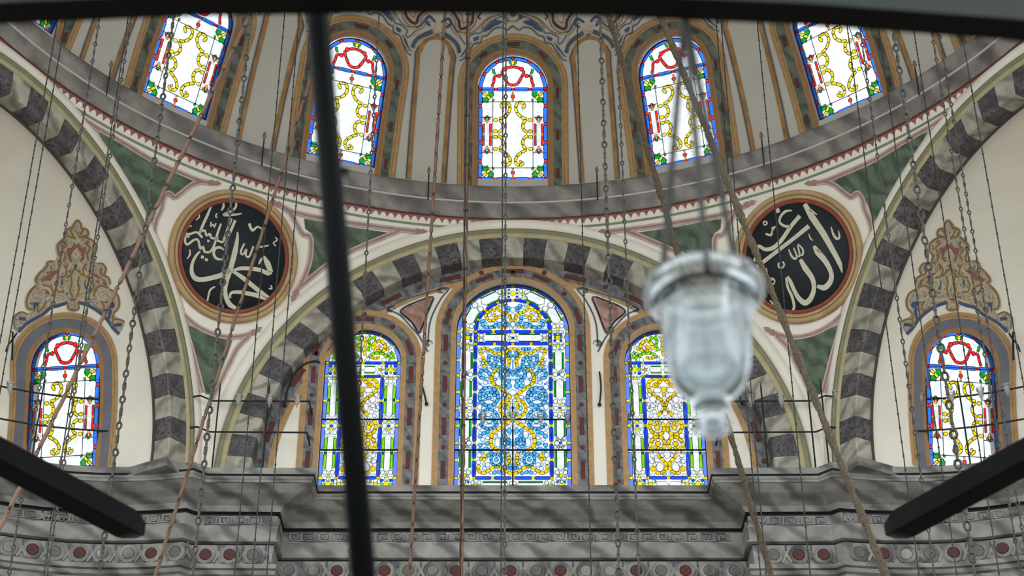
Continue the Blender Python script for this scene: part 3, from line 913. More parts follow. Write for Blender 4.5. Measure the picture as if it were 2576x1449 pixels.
for x, y, r in ((52, 104, 34), (116, 104, 30), (60, 36, 28), (116, 30, 28), (46, 690, 32), (112, 686, 26), (108, 748, 28), (60, 800, 26)): B2.dot(C, x, y, r)
B2.dot('white_glass', 0, 190, 52, 36); B2.dot('white_glass', 0, 770, 74, 36); B2.dot('white_glass', 0, 920, 34, 28)
B2.bead(C, [(44, 860), (84, 830), (126, 790), (150, 830), (130, 880), (96, 900)], 39, 5)
B2.dot(C, 26, 852, 26); B2.dot('white_glass', 196, 836, 40, 60); B2.dot('white_glass', 170, 740, 36, 46); B2.dot('white_glass', 190, 60, 40, 50)
for x, y in ((330, 700), (380, 720), (430, 760), (330, 780), (340, 850), (430, 870), (360, 920), (430, 930), (400, 800)): B2.dot(C if (x + y) % 3 else 'white_glass', x, y, 28, 24)
for x, y in ((440, 120), (440, 380), (380, 400), (440, 640)): B2.dot('white_glass', x, y, 30, 36)
B2.bead(Y, [(62, 975), (56, 1030), (46, 1080), (84, 1124)], 46, 4)
B2.bead(Y, [(0, 1236), (64, 1220), (126, 1172), (190, 1146), (244, 1146), (304, 1184), (366, 1226), (430, 1214), (456, 1168), (430, 1124)], 46, 9)
B2.bead(Y, [(366, 980), (372, 1020), (384, 1080)], 49, 2); B2.dot(Y, 420, 1044, 22)
glass_ring(B2, 216, 1056, 70, 8, 30)
B2.dot(C, 216, 1056, 26)
for x, y in ((0, 1010), (0, 1080), (0, 1190), (120, 1110), (330, 1120), (440, 1000), (450, 1090)): B2.dot('white_glass', x, y, 28)
for x, y in ((40, 1130), (30, 1166)): B2.dot(C, x, y, 22)
for x, y in ((120, 1226), (180, 1214), (240, 1218), (320, 1000), (280, 970), (150, 970)): B2.dot(C, x, y, 24, 20)
B.p += B2.p
B.fill_cells(0.0, .408, tfBpx(0, 1190)[1], tfBpx(0, 869)[1], .046, .024, ['white_glass', 'white_glass', 'white_glass', 'sky_glass'])
B.fill_cells(0.0, .41, 0.025, .41, .044, .022, ['white_glass', 'white_glass', 'sky_glass'], lambda x, y: math.hypot(x, y) < .40)
B.fill_cells(.466, .606, LOWB + .01, 0.0, .04, .02, ['white_glass'])
def arcring(r0, r1, n=24):
    return [(r1 * math.cos(PI * k / n), r1 * math.sin(PI * k / n)) for k in range(n + 1)] + [(r0 * math.cos(PI * k / n), r0 * math.sin(PI * k / n)) for k in range(n, -1, -1)]
bB = [('clear_glass', arcring(.44, .663)), ('clear_glass', lunette(0.438))]
for a, b2 in ((0, yi[1]), (yi[1], tfBpx(0, 1053)[1]), (tfBpx(0, 1053)[1], tfBpx(0, 1136)[1]), (tfBpx(0, 1136)[1], LOWB)):
    for x0, x1 in ((-.663, -.44), (-.44, .44), (.44, .663)):
        bB.append(('clear_glass', [(x0, b2), (x1, b2), (x1, a), (x0, a)]))
def rimB(col, x, y):
    if y > 0: band_ = math.hypot(x, y) > .455
    else: band_ = abs(x) > .455 or yi[1] < y < 0 or y < yb
    if band_: return 'bottle_green_glass' if col == 'white_glass' else None
    return 'field_cyan_glass' if col in ('white_glass', 'sky_glass', 'cyan_glass') and abs(x) < .41 else None
DESIGN_B = B.meshes(bB, 0.005, rimB, .009)

# ---- design C: the two windows beside it
LOWC = WC['low'] - WC['spr']
SXC = 0.445 / 350
def tfC(X, y): return (X * SXC, (312 - y) * (-LOWC / 1105 if y > 312 else 0.445 / 285))
Cw = Glass(tfC)
RC = 330 * SXC
Cw.arc_border('pale_blue_glass', 'yellow_glass', RC, (90, 62, 32, 0), 0.045, 0.036)
yc = [tfC(0, y)[1] for y in (312, 435, 656, 878, 1100, 1333)]
Cw.run('pale_blue_glass', 'yellow_glass', RC, yc, 0.045, 0.036)
Cw.run('pale_blue_glass', 'yellow_glass', RC, [yc[-1], LOWC + .002], 0.045, 0.03)
Cw.run('deep_blue_glass', 'yellow_glass', 182 * SXC, yc[1:], 0.044, 0.036, first=True)
for k in range(1, 5):
    ym = (yc[k] + yc[k + 1]) / 2
    for s in (-1, 1): Cw.raw('sky_glass', [(s * 182 * SXC - .009, ym - .08), (s * 182 * SXC + .009, ym - .08), (s * 182 * SXC + .009, ym + .03), (s * 182 * SXC - .009, ym + .03)])
Cw.run('deep_blue_glass', 'yellow_glass', 0.0, [0, 182 * SXC, RC], 0.04, 0.036, vertical=False, first=True)
Cw.run('deep_blue_glass', 'yellow_glass', yc[1], [0, 182 * SXC], 0.04, 0.034, vertical=False, first=True)
Cw.run('deep_blue_glass', 'yellow_glass', yc[-1], [0, 182 * SXC], 0.04, 0.034, vertical=False, first=True)
Cw.bead('amber_glass', [(84, 200), (90, 150), (140, 118), (190, 150), (188, 198), (146, 212), (124, 182), (146, 164)], 34, 8)
Cw.bead('amber_glass', [(70, 262), (110, 272), (150, 260)], 32, 3); Cw.bead('amber_glass', [(200, 200), (230, 186)], 32, 1)
Cw.bead('lime_glass', [(280, 246), (252, 226), (226, 250), (250, 268), (290, 262)], 29, 4)
Cw.bead('lime_glass', [(220, 262), (180, 232), (120, 226), (60, 240)], 32, 4)
Cw.bead('lime_glass', [(30, 210), (50, 160), (40, 110), (70, 90)], 29, 4); Cw.dot('lime_glass', 90, 92, 18)
Cw.bead('amber_glass', [(0, 90), (10, 140), (4, 200), (16, 250)], 29, 4, mir=False)
for x, y, r in ((120, 100, 18), (230, 230, 16), (160, 190, 14), (60, 130, 20), (220, 150, 18), (40, 280, 16), (300, 284, 16), (190, 284, 20)): Cw.dot('white_glass', x, y, r)
Cw.hexh('white_glass', 6, 124, 372, 58); 
for y in (342, 402): Cw.rect('lime_glass', 62, y, 100, 10)
for x, y in ((150, 348), (150, 398), (186, 352), (186, 392)): Cw.dot('white_glass', x, y, 17)
Cw.dot('amber_glass', 160, 373, 15)
Cw.dot('yellow_glass', 256, 372, 24)
for x in (216, 296): Cw.dot('lime_glass', x, 372, 14)
for y in (338, 406): Cw.dot('lime_glass', 256, y, 10)
for x in (216, 296):
    for y in (340, 404): Cw.rect('deep_blue_glass', x, y, 30, 26)
for y, sgn in ((452, 1), (850, -1), (915, 1), (1320, -1)): Cw.dot('yellow_glass', 256, y, 15)
for y in (432, 878, 1334):
    for x in (222, 290): Cw.rect('white_glass', x, y, 34, 24 if y != 878 else 40)
Cw.dot('deep_blue_glass', 256, 882, 13)
for y in (478, 830, 938, 1286):
    for x in (222, 290): Cw.dot('white_glass', x, y, 18)
for y0, y1 in ((490, 808), (956, 1284)):
    Cw.hexv('white_glass', 256, y0, y1, 50)
    for s in (-1, 1):
        ym = (y0 + y1) / 2
        Cw.rect('lime_glass', 256 + s * 40, (y0 + ym) / 2 + 14, 24, (ym - y0) * .76); Cw.rect('lime_glass', 256 + s * 40, (y1 + ym) / 2 - 14, 24, (y1 - ym) * .76)
        Cw.dot('deep_blue_glass', 256 + s * 40, ym, 12)
Cw.dot('yellow_glass', 256, 1388, 26); Cw.dot('yellow_glass', 160, 1388, 20)
for x in (216, 296): Cw.dot('lime_glass', x, 1388, 13); Cw.dot('deep_blue_glass', x, 1356, 14)
for x, y in ((190, 1364), (130, 1362)): Cw.dot('white_glass', x, y, 16)
Cw.hexh('white_glass', 2, 112, 1388, 48); Cw.dot('lime_glass', 118, 1364, 12); Cw.dot('lime_glass', 118, 1410, 10)
G_ = 'amber_glass'
Cw.bead(G_, [(0, 440), (26, 480), (60, 506), (84, 500)], 32, 3)
Cw.bead(G_, [(40, 470), (94, 462), (138, 500), (132, 560), (90, 604), (36, 646), (10, 694), (22, 744), (70, 790)], 34, 9)
Cw.dot(G_, 78, 516, 28, 24); Cw.dot(G_, 0, 556, 28, 28); Cw.dot(G_, 0, 600, 16, 22)
for cy in (890, 1045):
    s = 1 if cy == 890 else -1
    Cw.bead(G_, [(30, cy - s*40), (16, cy + s*10), (40, cy + s*56), (90, cy + s*66), (134, cy + s*30), (144, cy - s*20), (120, cy - s*60)], 33, 7)
    Cw.bead(G_, [(60, cy - s*20), (86, cy - s*36), (110, cy - s*6)], 29, 2); Cw.dot(G_, 78, cy + s*6, 26, 22)
    for x, y in ((44, cy + s*12), (76, cy + s*40), (108, cy + s*24), (52, cy - s*36)): Cw.dot('white_glass', x, y, 13)
Cw.bead(G_, [(88, 1130), (44, 1178), (14, 1218), (22, 1264), (66, 1294), (112, 1284)], 34, 6); Cw.dot(G_, 132, 1254, 30, 26)
for x, y, rx, ry in ((60, 560, 36, 24), (100, 640, 34, 36), (40, 720, 26, 40), (110, 700, 24, 18), (140, 740, 18, 16), (96, 756, 20, 18), (0, 660, 18, 22), (0, 760, 28, 30),
                     (130, 600, 20, 22), (30, 610, 18, 26), (140, 690, 16, 16), (126, 790, 18, 16), (0, 968, 30, 40), (140, 968, 22, 26), (0, 1130, 30, 36), (70, 1240, 34, 40),
                     (130, 1140, 22, 18), (90, 1180, 24, 18), (140, 1190, 20, 20), (114, 1224, 18, 14), (46, 1140, 20, 16), (0, 1296, 16, 14), (36, 1300, 14, 12), (140, 1310, 18, 12), (60, 660, 22, 18)):
    Cw.dot('white_glass', x, y, rx, ry)
Cw.fill_cells(0.0, .205, tfC(0, 1318)[1], tfC(0, 450)[1], .04, .022, ['white_glass'])
Cw.fill_cells(0.0, .395, .025, .395, .04, .02, ['white_glass', 'white_glass', 'lime_glass'], lambda x, y: math.hypot(x, y) < .385)
Cw.fill_cells(.258, .394, LOWC + .01, -.01, .034, .017, ['white_glass'])
bC = [('clear_glass', lunette(0.443))]
for a, b2 in ((0, yc[1]), (yc[1], tfC(0, 818)[1]), (tfC(0, 818)[1], tfC(0, 1110)[1]), (tfC(0, 1110)[1], LOWC)):
    for x0, x1 in ((-.443, -.232), (-.232, .232), (.232, .443)):
        bC.append(('clear_glass', [(x0, b2), (x1, b2), (x1, a), (x0, a)]))
def rimC(col, x, y):
    if col != 'white_glass': return None
    return 'bottle_green_glass' if abs(x) > .24 or y > -.16 else 'smoke_glass'
DESIGN_C = Cw.meshes(bC, 0.005, rimC, .006)

# outer grille: a sheet of frosted glass with round clear roundels
def grille_mesh(hw, low, pitch=0.2, rad=0.082):
    b = Buf()
    ny = int((hw - low) / pitch) + 1; nx = int(2 * hw / pitch) + 1
    for i in range(nx):
        for j in range(ny):
            cx_, cy_ = -nx * pitch / 2 + (i + .5) * pitch, low + (j + .5) * pitch
            if cy_ > 0 and math.hypot(cx_, cy_) > hw: continue
            if abs(cx_) > hw + .02: continue
            inner, outer = [], []
            for k in range(16):
                a = 2 * PI * (k + .5) / 16; c, s = math.cos(a), math.sin(a); m = max(abs(c), abs(s))
                inner.append(Vector((cx_ + rad * c, cy_ + rad * s, 0))); outer.append(Vector((cx_ + pitch / 2 * c / m, cy_ + pitch / 2 * s / m, 0)))
            b.quad_grid([inner, outer], True)
    return b.mesh('outer_grille', 'grille_glass')
GR_A = grille_mesh(0.43, -1.19)
def frame_mesh(hw, low, t, d):
    b = Buf(); rows = [[], [], [], []]
    pts = arch_poly(hw, low)
    inn = arch_poly(hw - t, low + t)
    for p, q in zip(pts + pts[:1], inn + inn[:1]):
        rows[0].append(Vector((p[0], p[1], -d))); rows[1].append(Vector((p[0], p[1], d))); rows[2].append(Vector((q[0], q[1], d))); rows[3].append(Vector((q[0], q[1], -d)))
    b.quad_grid(rows)
    return b.mesh('window_frame', 'lead')
FR = {'A': frame_mesh(0.432, -1.192, .008, .012), 'B': frame_mesh(0.667, LOWB - .002, .01, .012), 'C': frame_mesh(0.447, LOWC - .002, .008, .012)}
DES = {'A': DESIGN_A, 'B': DESIGN_B, 'C': DESIGN_C}
def place_window(n, kind, M, label, grille=False):
    root = empty('window_%d' % n, mw=M)
    tag(root, label, 'window', kind='structure')
    panes, small, lead = DES[kind]
    for me in panes: link('pane', me, root)
    for me in small: tag(link('glass_rims' if me.name.startswith('glass_rims') else 'small_panes', me, root), kind='stuff')
    link('lead_lattice', lead, root); link('window_frame', FR[kind], root)
    if grille: link('outer_grille', GR_A, root, Matrix.Translation((0, 0, -0.09)))
    return root
def face_matrix(origin, inward, up_hint=Vector((0, 0, 1))):
    z = inward.normalized(); x = up_hint.cross(z).normalized(); y = z.cross(x)
    return Matrix(((x.x, y.x, z.x, origin.x), (x.y, y.y, z.y, origin.y), (x.z, y.z, z.z, origin.z), (0, 0, 0, 1)))
DOME_LABELS = {-3: 'dome window cut off by the upper left corner of the picture', -2: 'leaning dome window second from the left, under the dark beam',
    -1: 'dome window half hidden by the thick dark strut', 0: 'upright stained glass window at the middle of the dome base',
    1: 'dome window just above the hanging glass lamp, crossed by ropes', 2: 'leaning dome window at upper right, above the white script on black',
    3: 'sliver of the last dome window at the upper right corner'}
n = 1
for k in range(-3, 4):
    dm = dome_map(k)
    low_p, spr_p = dm(0, WA['low']), dm(0, 0)
    az = math.radians(20 * k)
    up = (spr_p - low_p).normalized()
    xax = Vector((math.cos(az), -math.sin(az), 0))
    zin = xax.cross(up)                              # towards the hall
    if zin.dot(DC - spr_p) < 0: zin = -zin; xax = -xax
    o = spr_p - zin * 0.06
    up *= 1.012; xax *= 1.012
    M = Matrix(((xax.x, up.x, zin.x, o.x), (xax.y, up.y, zin.y, o.y), (xax.z, up.z, zin.z, o.z), (0, 0, 0, 1)))
    place_window(n, 'A', M, DOME_LABELS[k], grille=k in (-2, -1, 0, 1)); n += 1
for side, lab in (('left', 'arched stained glass window in the left niche, behind the long coppery rod'), ('right', 'arched stained glass window in the right niche, above the black beam')):
    c = XM[side]; az = X_PHI[side]
    spr_p, low_p = sph(c, XR, az, X_SPR + .06), sph(c, XR, az, X_SPR + X_LOW / XR)
    up = (spr_p - low_p).normalized(); xax = Vector((math.cos(az), -math.sin(az), 0)); zin = xax.cross(up)
    if zin.dot(c - spr_p) < 0: zin = -zin; xax = -xax
    o = sph(c, XR, az, X_SPR) ; o = o - zin * (0.03 + (o - spr_p).dot(zin))
    s = X_HW / 0.43 * 1.02
    s2 = -X_LOW / 1.19
    M = Matrix(((xax.x * s, up.x * s2, zin.x * s, o.x), (xax.y * s, up.y * s2, zin.y * s, o.y), (xax.z * s, up.z * s2, zin.z * s, o.z), (0, 0, 0, 1)))
    place_window(n, 'A', M, lab, True); n += 1
for kind, x, w, lab in (('C', -WC['x'], WC, 'blue and yellow window left of the tall centre window, behind the thick strut'), ('B', 0, WB, 'tallest stained glass window with blue and yellow scrolls, at the centre'),
                        ('C', WC['x'], WC, 'blue and yellow window right of the tall centre window, beside the glass lamp')):
    place_window(n, kind, face_matrix(Vector((x, WY + 0.06, w['spr'])), Vector((0, -1, 0))), lab); n += 1
# ------------------------------------------------------------------ painted and inlaid ornament
def band(mapf, hw, low, d0, d1, n=32, lift=0.004):
    lift += .006
    b = Buf()
    b.quad_grid([[mapf(x, y, lift) for x, y in arch_outline(hw, low, d0, n)], [mapf(x, y, lift) for x, y in arch_outline(hw, low, d1, n)]])
    return b
def inlay(mapf, cx_, cy_, ang, w, h, lift=0.017, rnd=False):
    c, s = math.cos(ang), math.sin(ang)
    if rnd: pts = [(w / 2 * math.cos(2 * PI * k / 10), w / 2 * math.sin(2 * PI * k / 10)) for k in range(10)]
    else: pts = [(-w/2, -h/2), (w/2, -h/2), (w/2, 0), (w/2, h/2), (-w/2, h/2), (-w/2, 0)]
    return Buf().slab([(cx_ + x * c - y * s, cy_ + x * s + y * c) for x, y in pts], lambda x, y, l: mapf(x, y, l), 0.0, lift)

def mirror_ribbons(buf, pts, w, mapf, k=5):
    p = crom(pts, k)
    ribbon_mapped(buf, p, w, mapf); ribbon_mapped(buf, [(-x, y) for x, y in p], w, mapf)
def zx(x, y): return ((x - 1715) * 0.932e-3, 0.970 - 0.0010 * y)      # tracing of the dome arabesque
ORN_LINES = [('slate_paint', 0.013, [(1715, 185), (1800, 240), (1850, 205), (1960, 220), (2060, 310), (2130, 330), (2150, 400), (2240, 430), (2300, 520), (2380, 620), (2440, 650)]),
             ('cream_paint', 0.012, [(1715, 165), (1800, 215), (1850, 180), (1960, 195), (2065, 285), (2135, 305), (2165, 380), (2250, 410), (2310, 495), (2390, 590)]),
             ('slate_paint', 0.013, [(1760, 20), (1850, 60), (1960, 100), (2080, 180), (2150, 280), (2230, 290), (2330, 350), (2320, 400), (2360, 430), (2440, 330)]),
             ('umber_paint', 0.012, [(1990, 60), (2080, 110), (2160, 190), (2230, 260), (2340, 300), (2450, 270)]),
             ('umber_paint', 0.012, [(2200, 10), (2215, 150), (2290, 250), (2400, 295), (2480, 260), (2490, 160), (2560, 70)]),
             ('dark_red_paint', 0.034, [(2250, 0), (2262, 140), (2330, 215), (2400, 245), (2435, 225), (2445, 150), (2500, 70), (2560, 0)]),
             ('cream_paint', 0.016, [(2300, 0), (2310, 110), (2360, 180), (2395, 190), (2410, 110), (2460, 30)]),
             ('slate_paint', 0.04, [(1740, 60), (1700, 10), (1680, -60)]),
             ('cream_paint', 0.02, [(1715, 130), (1760, 90), (1790, 30), (1760, -40)])]
ORN_LINES += [('umber_paint', 0.010, [(1780, -20), (1860, 30), (1980, 70), (2090, 140), (2150, 230)]), ('cream_paint', 0.014, [(1860, 90), (1960, 85), (2060, 150), (2120, 230)]),
             ('umber_paint', 0.014, [(2300, 60), (2330, 140), (2390, 165), (2400, 90), (2440, 20)]), ('slate_paint', 0.022, [(2440, 300), (2500, 250), (2540, 180), (2600, 130)]),
             ('umber_paint', 0.010, [(2450, 330), (2520, 290), (2570, 210), (2620, 190)]), ('dark_red_paint', 0.02, [(2140, 20), (2180, 80), (2150, 110)]), ('cream_paint', 0.012, [(2330, 330), (2400, 300), (2470, 330), (2440, 400)]),
             ('slate_paint', 0.010, [(2270, 410), (2330, 470), (2390, 560), (2430, 600)]), ('umber_paint', 0.012, [(1715, 110), (1750, 130), (1790, 100), (1800, 60)])]
ORN_FILL = [('blue_paint', [(1840, 130), (1950, 108), (2040, 165), (2100, 230), (2112, 272), (2040, 240), (1960, 195)]),
            ('blue_paint', [(2170, 318), (2250, 350), (2236, 392), (2184, 366)]), ('blue_paint', [(2290, 440), (2340, 480), (2405, 600), (2345, 560)]),
            ('blue_paint', [(1770, 60), (1830, 40), (1850, 90), (1800, 110)])]
PANEL = [(.187, -1.27), (.187, -.6), (.187, .2), (.196, .33), (.166, .40), (.15, .47), (.09, .54), (0, .565)]
for k in range(-3, 4):
    dm = dome_map(k)
    hw, low = WA['hw'], WA['low'] - 0.13
    band(dm, hw, low, .004, .076).build('inner_border', 'brown_paint', ceiling, True)
    band(dm, hw, low, .032, .040, lift=.006).build('border_line', 'umber_paint', ceiling, True)
    band(dm, hw, low, .076, .182).build('marble_border', 'green_band_marble', ceiling, True)
    band(dm, hw, low, .182, .254).build('outer_border', 'tan_paint', ceiling, True)
    band(dm, hw, low, .205, .212, lift=.006).build('border_line', 'umber_paint', ceiling, True)
    band(dm, hw, low, .254, .262, lift=.005).build('border_line', 'brown_paint', ceiling, True)
    rm = hw + .129
    for a in (90, 48, 132):
        t = math.radians(a)
        inlay(dm, rm * math.cos(t), rm * math.sin(t), t - PI / 2, .17 if a == 90 else .12, .045).build('inlay', 'dark_red_paint', ceiling)
    for s in (-1, 1):
        for v in (-.08, -.63, -1.12): inlay(dm, s * rm, v, 0, .042, .13).build('inlay', 'dark_red_paint', ceiling)
    bufs = {}
    for m, w, pts in ORN_LINES: mirror_ribbons(bufs.setdefault(m, Buf()), [zx(*q) for q in pts], w, lambda x, y: dm(x, y, .014))
    for m, b in bufs.items(): b.build('painted_scroll', m, ceiling)
    for m, pts in ORN_FILL:
        for s in (-1, 1):
            fill_mapped(Buf(), [(s * q[0], q[1]) for q in [zx(*p) for p in pts]], lambda x, y: dm(x, y, .0125), 1).build('painted_leaf', m, ceiling)
for k in range(-4, 4):
    dm = dome_map(k + .5)
    half = crom(PANEL, 5)
    full = [(-x, y) for x, y in half] + half[::-1][1:]
    b = Buf(); ribbon_mapped(b, strip2d(full, .052)[0], .05, lambda x, y: dm(x, y, .014)); b.build('panel_border', 'ochre_paint', ceiling)
    b = Buf(); ribbon_mapped(b, strip2d(full, .118)[0], .018, lambda x, y: dm(x, y, .015)); b.build('panel_line', 'slate_paint', ceiling)
    b = Buf(); mirror_ribbons(b, [(.30, .42), (.26, .52), (.17, .60), (.06, .66)], .045, lambda x, y: dm(x, y, .015)); b.build('painted_arc', 'slate_paint', ceiling)
    b = Buf(); mirror_ribbons(b, [(.28, .36), (.22, .47), (.15, .56), (.03, .62)], .016, lambda x, y: dm(x, y, .016)); b.build('painted_arc', 'cream_paint', ceiling)
    b = Buf(); fill_mapped(b, [(0.085 * (1 if j % 2 else .45) * math.cos(PI * j / 5), .70 + .085 * (1 if j % 2 else .45) * math.sin(PI * j / 5)) for j in range(10)], lambda x, y: dm(x, y, .017), 1)
    b.build('painted_flower', 'cream_paint', ceiling)
    b = Buf(); mirror_ribbons(b, [(.04, .78), (.12, .84), (.16, .78), (.1, .72)], .03, lambda x, y: dm(x, y, .015)); b.build('painted_arc', 'blue_paint', ceiling)

# --- scalloped red edging and a green line under the ring cornice
def pr_(z): return math.sqrt(RS * RS - (ZR - ZS + z) ** 2) - 0.006
def ringpt(a, z): r = pr_(z); return Vector((r * math.sin(a), r * math.cos(a), ZR + z))
b = Buf(); top, bot = [], []
NT, A0 = 150, math.radians(68)
for i in range(NT * 6 + 1):
    a = -A0 + 2 * A0 * i / (NT * 6); s = (i % 6) / 6
    top.append(ringpt(a, -.012)); bot.append(ringpt(a, -.026 - .052 * (1 - abs(math.sin(PI * s))) ** 1.3))
b.quad_grid([top, bot])
o = b.build('scalloped_edging', 'brick_red_paint', ring); o.matrix_parent_inverse = ring_m
def ring_line(z0, z1, mat, name):
    b = Buf(); b.quad_grid([[ringpt(-A0 + 2 * A0 * i / 120, z) for i in range(121)] for z in (z0, z1)])
    o = b.build(name, mat, ring); o.matrix_parent_inverse = ring_m
ring_line(-.098, -.122, 'sage_line_paint', 'green_line')
# --- pendentives: green marble triangles and pink lines, traced on the right one and mirrored
def q4(x, y): return (1800 + x / 1.906, 220 + y / 1.906)
GREEN = [[q4(*p) for p in [(556, 442), (600, 425), (700, 380), (800, 330), (900, 275), (985, 228), (1015, 214), (985, 265), (930, 350), (870, 450), (810, 560), (772, 628), (757, 642), (746, 610), (730, 560), (705, 510), (680, 496), (650, 512), (620, 490), (590, 466)]],
         [q4(*p) for p in [(372, 1210), (440, 1203), (510, 1178), (584, 1138), (570, 1195), (545, 1290), (522, 1390), (500, 1470), (480, 1470), (440, 1390), (400, 1290)]],
         [(1588, 587), (1639, 580), (1691, 572), (1749, 562), (1815, 550), (1812, 575), (1797, 586), (1790, 600), (1790, 622), (1796, 660), (1806, 695), (1760, 660), (1690, 625)]]
PINK = [[q4(*p) for p in [(470, 457), (520, 450), (600, 418), (750, 352), (900, 262), (1050, 175), (1130, 115)]],
        [q4(*p) for p in [(1140, 110), (1100, 160), (1030, 250), (950, 360), (880, 480), (820, 590), (770, 680), (742, 750)]],
        [q4(*p) for p in [(520, 450), (570, 468), (620, 508), (650, 526), (678, 506), (702, 530), (714, 585), (738, 640), (746, 700), (738, 760)]],
        [q4(*p) for p in [(270, 1170), (320, 1190), (400, 1195), (480, 1175), (560, 1130), (622, 1070)]],
        [q4(*p) for p in [(622, 1080), (600, 1150), (575, 1230), (545, 1340), (515, 1460)]],
        [q4(*p) for p in [(290, 1190), (345, 1245), (390, 1330), (440, 1430), (470, 1490)]],
        [(1530, 582), (1575, 577), (1640, 569), (1720, 557), (1800, 543), (1860, 528)],
        [(1575, 580), (1625, 600), (1700, 633), (1760, 668), (1825, 722)],
        [(1875, 517), (1853, 530), (1836, 558), (1819, 588), (1801, 595), (1797, 622), (1804, 669), (1824, 715), (1836, 738)]]
FLARE = [q4(462, 457), q4(1148, 104), q4(736, 770), q4(262, 1168), q4(628, 1062), (1524, 582), (1884, 512), (1838, 741)]
FDIR = [(-1, .1), (1, -.7), (-.2, 1), (-1, -.6), (.5, -1), (-1, 0), (1, -.4), (.5, 1)]
for side, sg in (('left', -1), ('right', 1)):
    wall_p = bpy.data.objects['wall_%s_pendentive' % side]
    pm = pend_map(sg)
    for g in GREEN: fill_mapped(Buf(), g, lambda u, v: pm(u, v, .012), 2).build('marble_triangle', 'green_marble', wall_p, True)
    b1, b2 = Buf(), Buf()
    for l in PINK:
        p = crom(l, 6)
        ribbon_mapped(b2, p, 13, lambda u, v: pm(u, v, .015)); ribbon_mapped(b1, p, 5.5, lambda u, v: pm(u, v, .018))
    b2.build('pale_border_line', 'pale_pink_paint', wall_p); b1.build('border_line', 'pink_paint', wall_p)
    for (u, v), (dx, dy) in zip(FLARE, FDIR):
        l = math.hypot(dx, dy); dx, dy = dx / l, dy / l
        pts = [(u + dx * a - dy * c, v + dy * a + dx * c) for a, c in ((-14, -4), (-4, -8), (2, -4), (8, -7), (20, 0), (8, 7), (2, 4), (-4, 8), (-14, 4))]
        fill_mapped(Buf(), pts, lambda u, v: pm(u, v, .02), 0).build('painted_bud', 'pink_paint', wall_p)

# --- round script medallions on the pendentives
def stroke_poly(pts, w, k=6):
    p = crom(pts, k)
    if isinstance(w, (int, float)): w = [w] * len(pts)
    ww = []
    for i in range(len(pts) - 1):
        for s in range(k): ww.append(w[i] + (w[i + 1] - w[i]) * s / k)
    ww.append(w[-1])
    L, Rr = strip2d(p, ww)
    return L, Rr
SCRIPT_L = [([(690, 500), (704, 560), (712, 700), (708, 850), (698, 1000), (706, 1090), (740, 1165), (790, 1212), (850, 1225)], [12, 30, 52, 50, 44, 42, 44, 50, 30]),
 ([(710, 880), (640, 950), (560, 1000), (460, 1050), (390, 1055), (345, 1010), (330, 930), (345, 850), (375, 790)], [40, 48, 46, 46, 50, 40, 30, 24, 16]),
 ([(730, 885), (800, 840), (900, 812), (1000, 798), (1085, 806), (1116, 780)], [20, 36, 40, 40, 44, 30]),
 ([(1000, 655), (1060, 715), (1112, 790)], [22, 60, 46]), ([(1010, 665), (985, 700), (975, 745)], [24, 26, 14]),
 ([(735, 885), (860, 925), (980, 975), (1100, 1025), (1176, 1044)], [30, 44, 44, 46, 26]),
 ([(1170, 1058), (1040, 1048), (920, 1056), (820, 1072), (768, 1100), (770, 1150)], [26, 46, 40, 34, 24, 20]),
 ([(785, 590), (768, 680), (796, 698), (818, 640), (826, 698), (862, 700), (880, 590)], 19), ([(785, 385), (832, 440), (880, 390), (945, 412)], [30, 26, 18, 16]),
 ([(1075, 440), (1100, 460), (1070, 500), (1102, 522)], 14), ([(905, 588), (960, 572), (1030, 536)], [10, 20, 12]), ([(1140, 912), (1160, 940), (1128, 950)], 14),
 ([(378, 325), (362, 430), (342, 530), (330, 620)], [18, 26, 26, 24]), ([(330, 610), (370, 582), (400, 622), (430, 600), (455, 632), (520, 615)], 22),
 ([(365, 655), (300, 622), (235, 660), (195, 660), (205, 600), (238, 575)], [26, 20, 24, 20, 16, 10]),
 ([(600, 390), (590, 500), (575, 635)], [26, 26, 20]), ([(642, 395), (622, 520), (600, 672)], [26, 26, 16]), ([(512, 470), (502, 560), (500, 640)], [18, 22, 22]), ([(500, 640), (560, 642), (580, 630)], 20),
 ([(500, 640), (492, 720), (470, 772)], [20, 24, 20]), ([(602, 712), (560, 698), (516, 720), (510, 772), (550, 812), (615, 802)], [12, 22, 26, 26, 26, 16]),
 ([(470, 772), (420, 782), (395, 740), (370, 762), (330, 692), (290, 702), (240, 762), (210, 740), (205, 682), (240, 690)], 22),
 ([(555, 225), (600, 215), (617, 260), (590, 315), (518, 378), (620, 345), (690, 312)], [10, 18, 22, 22, 26, 24, 10]), ([(480, 240), (496, 300), (485, 345)], [8, 24, 12]),
 ([(450, 385), (444, 415), (462, 425)], 14), ([(412, 482), (420, 524), (440, 500), (456, 524), (462, 480)], 13), ([(272, 420), (286, 470), (262, 512)], [8, 16, 8]), ([(272, 800), (286, 850), (268, 900)], [8, 18, 8]),
 ([(395, 838), (425, 838)], 28), ([(440, 852), (470, 852)], 28), ([(418, 670), (442, 670)], 24), ([(560, 1250), (560, 1130), (600, 1080)], [16, 20, 14])]
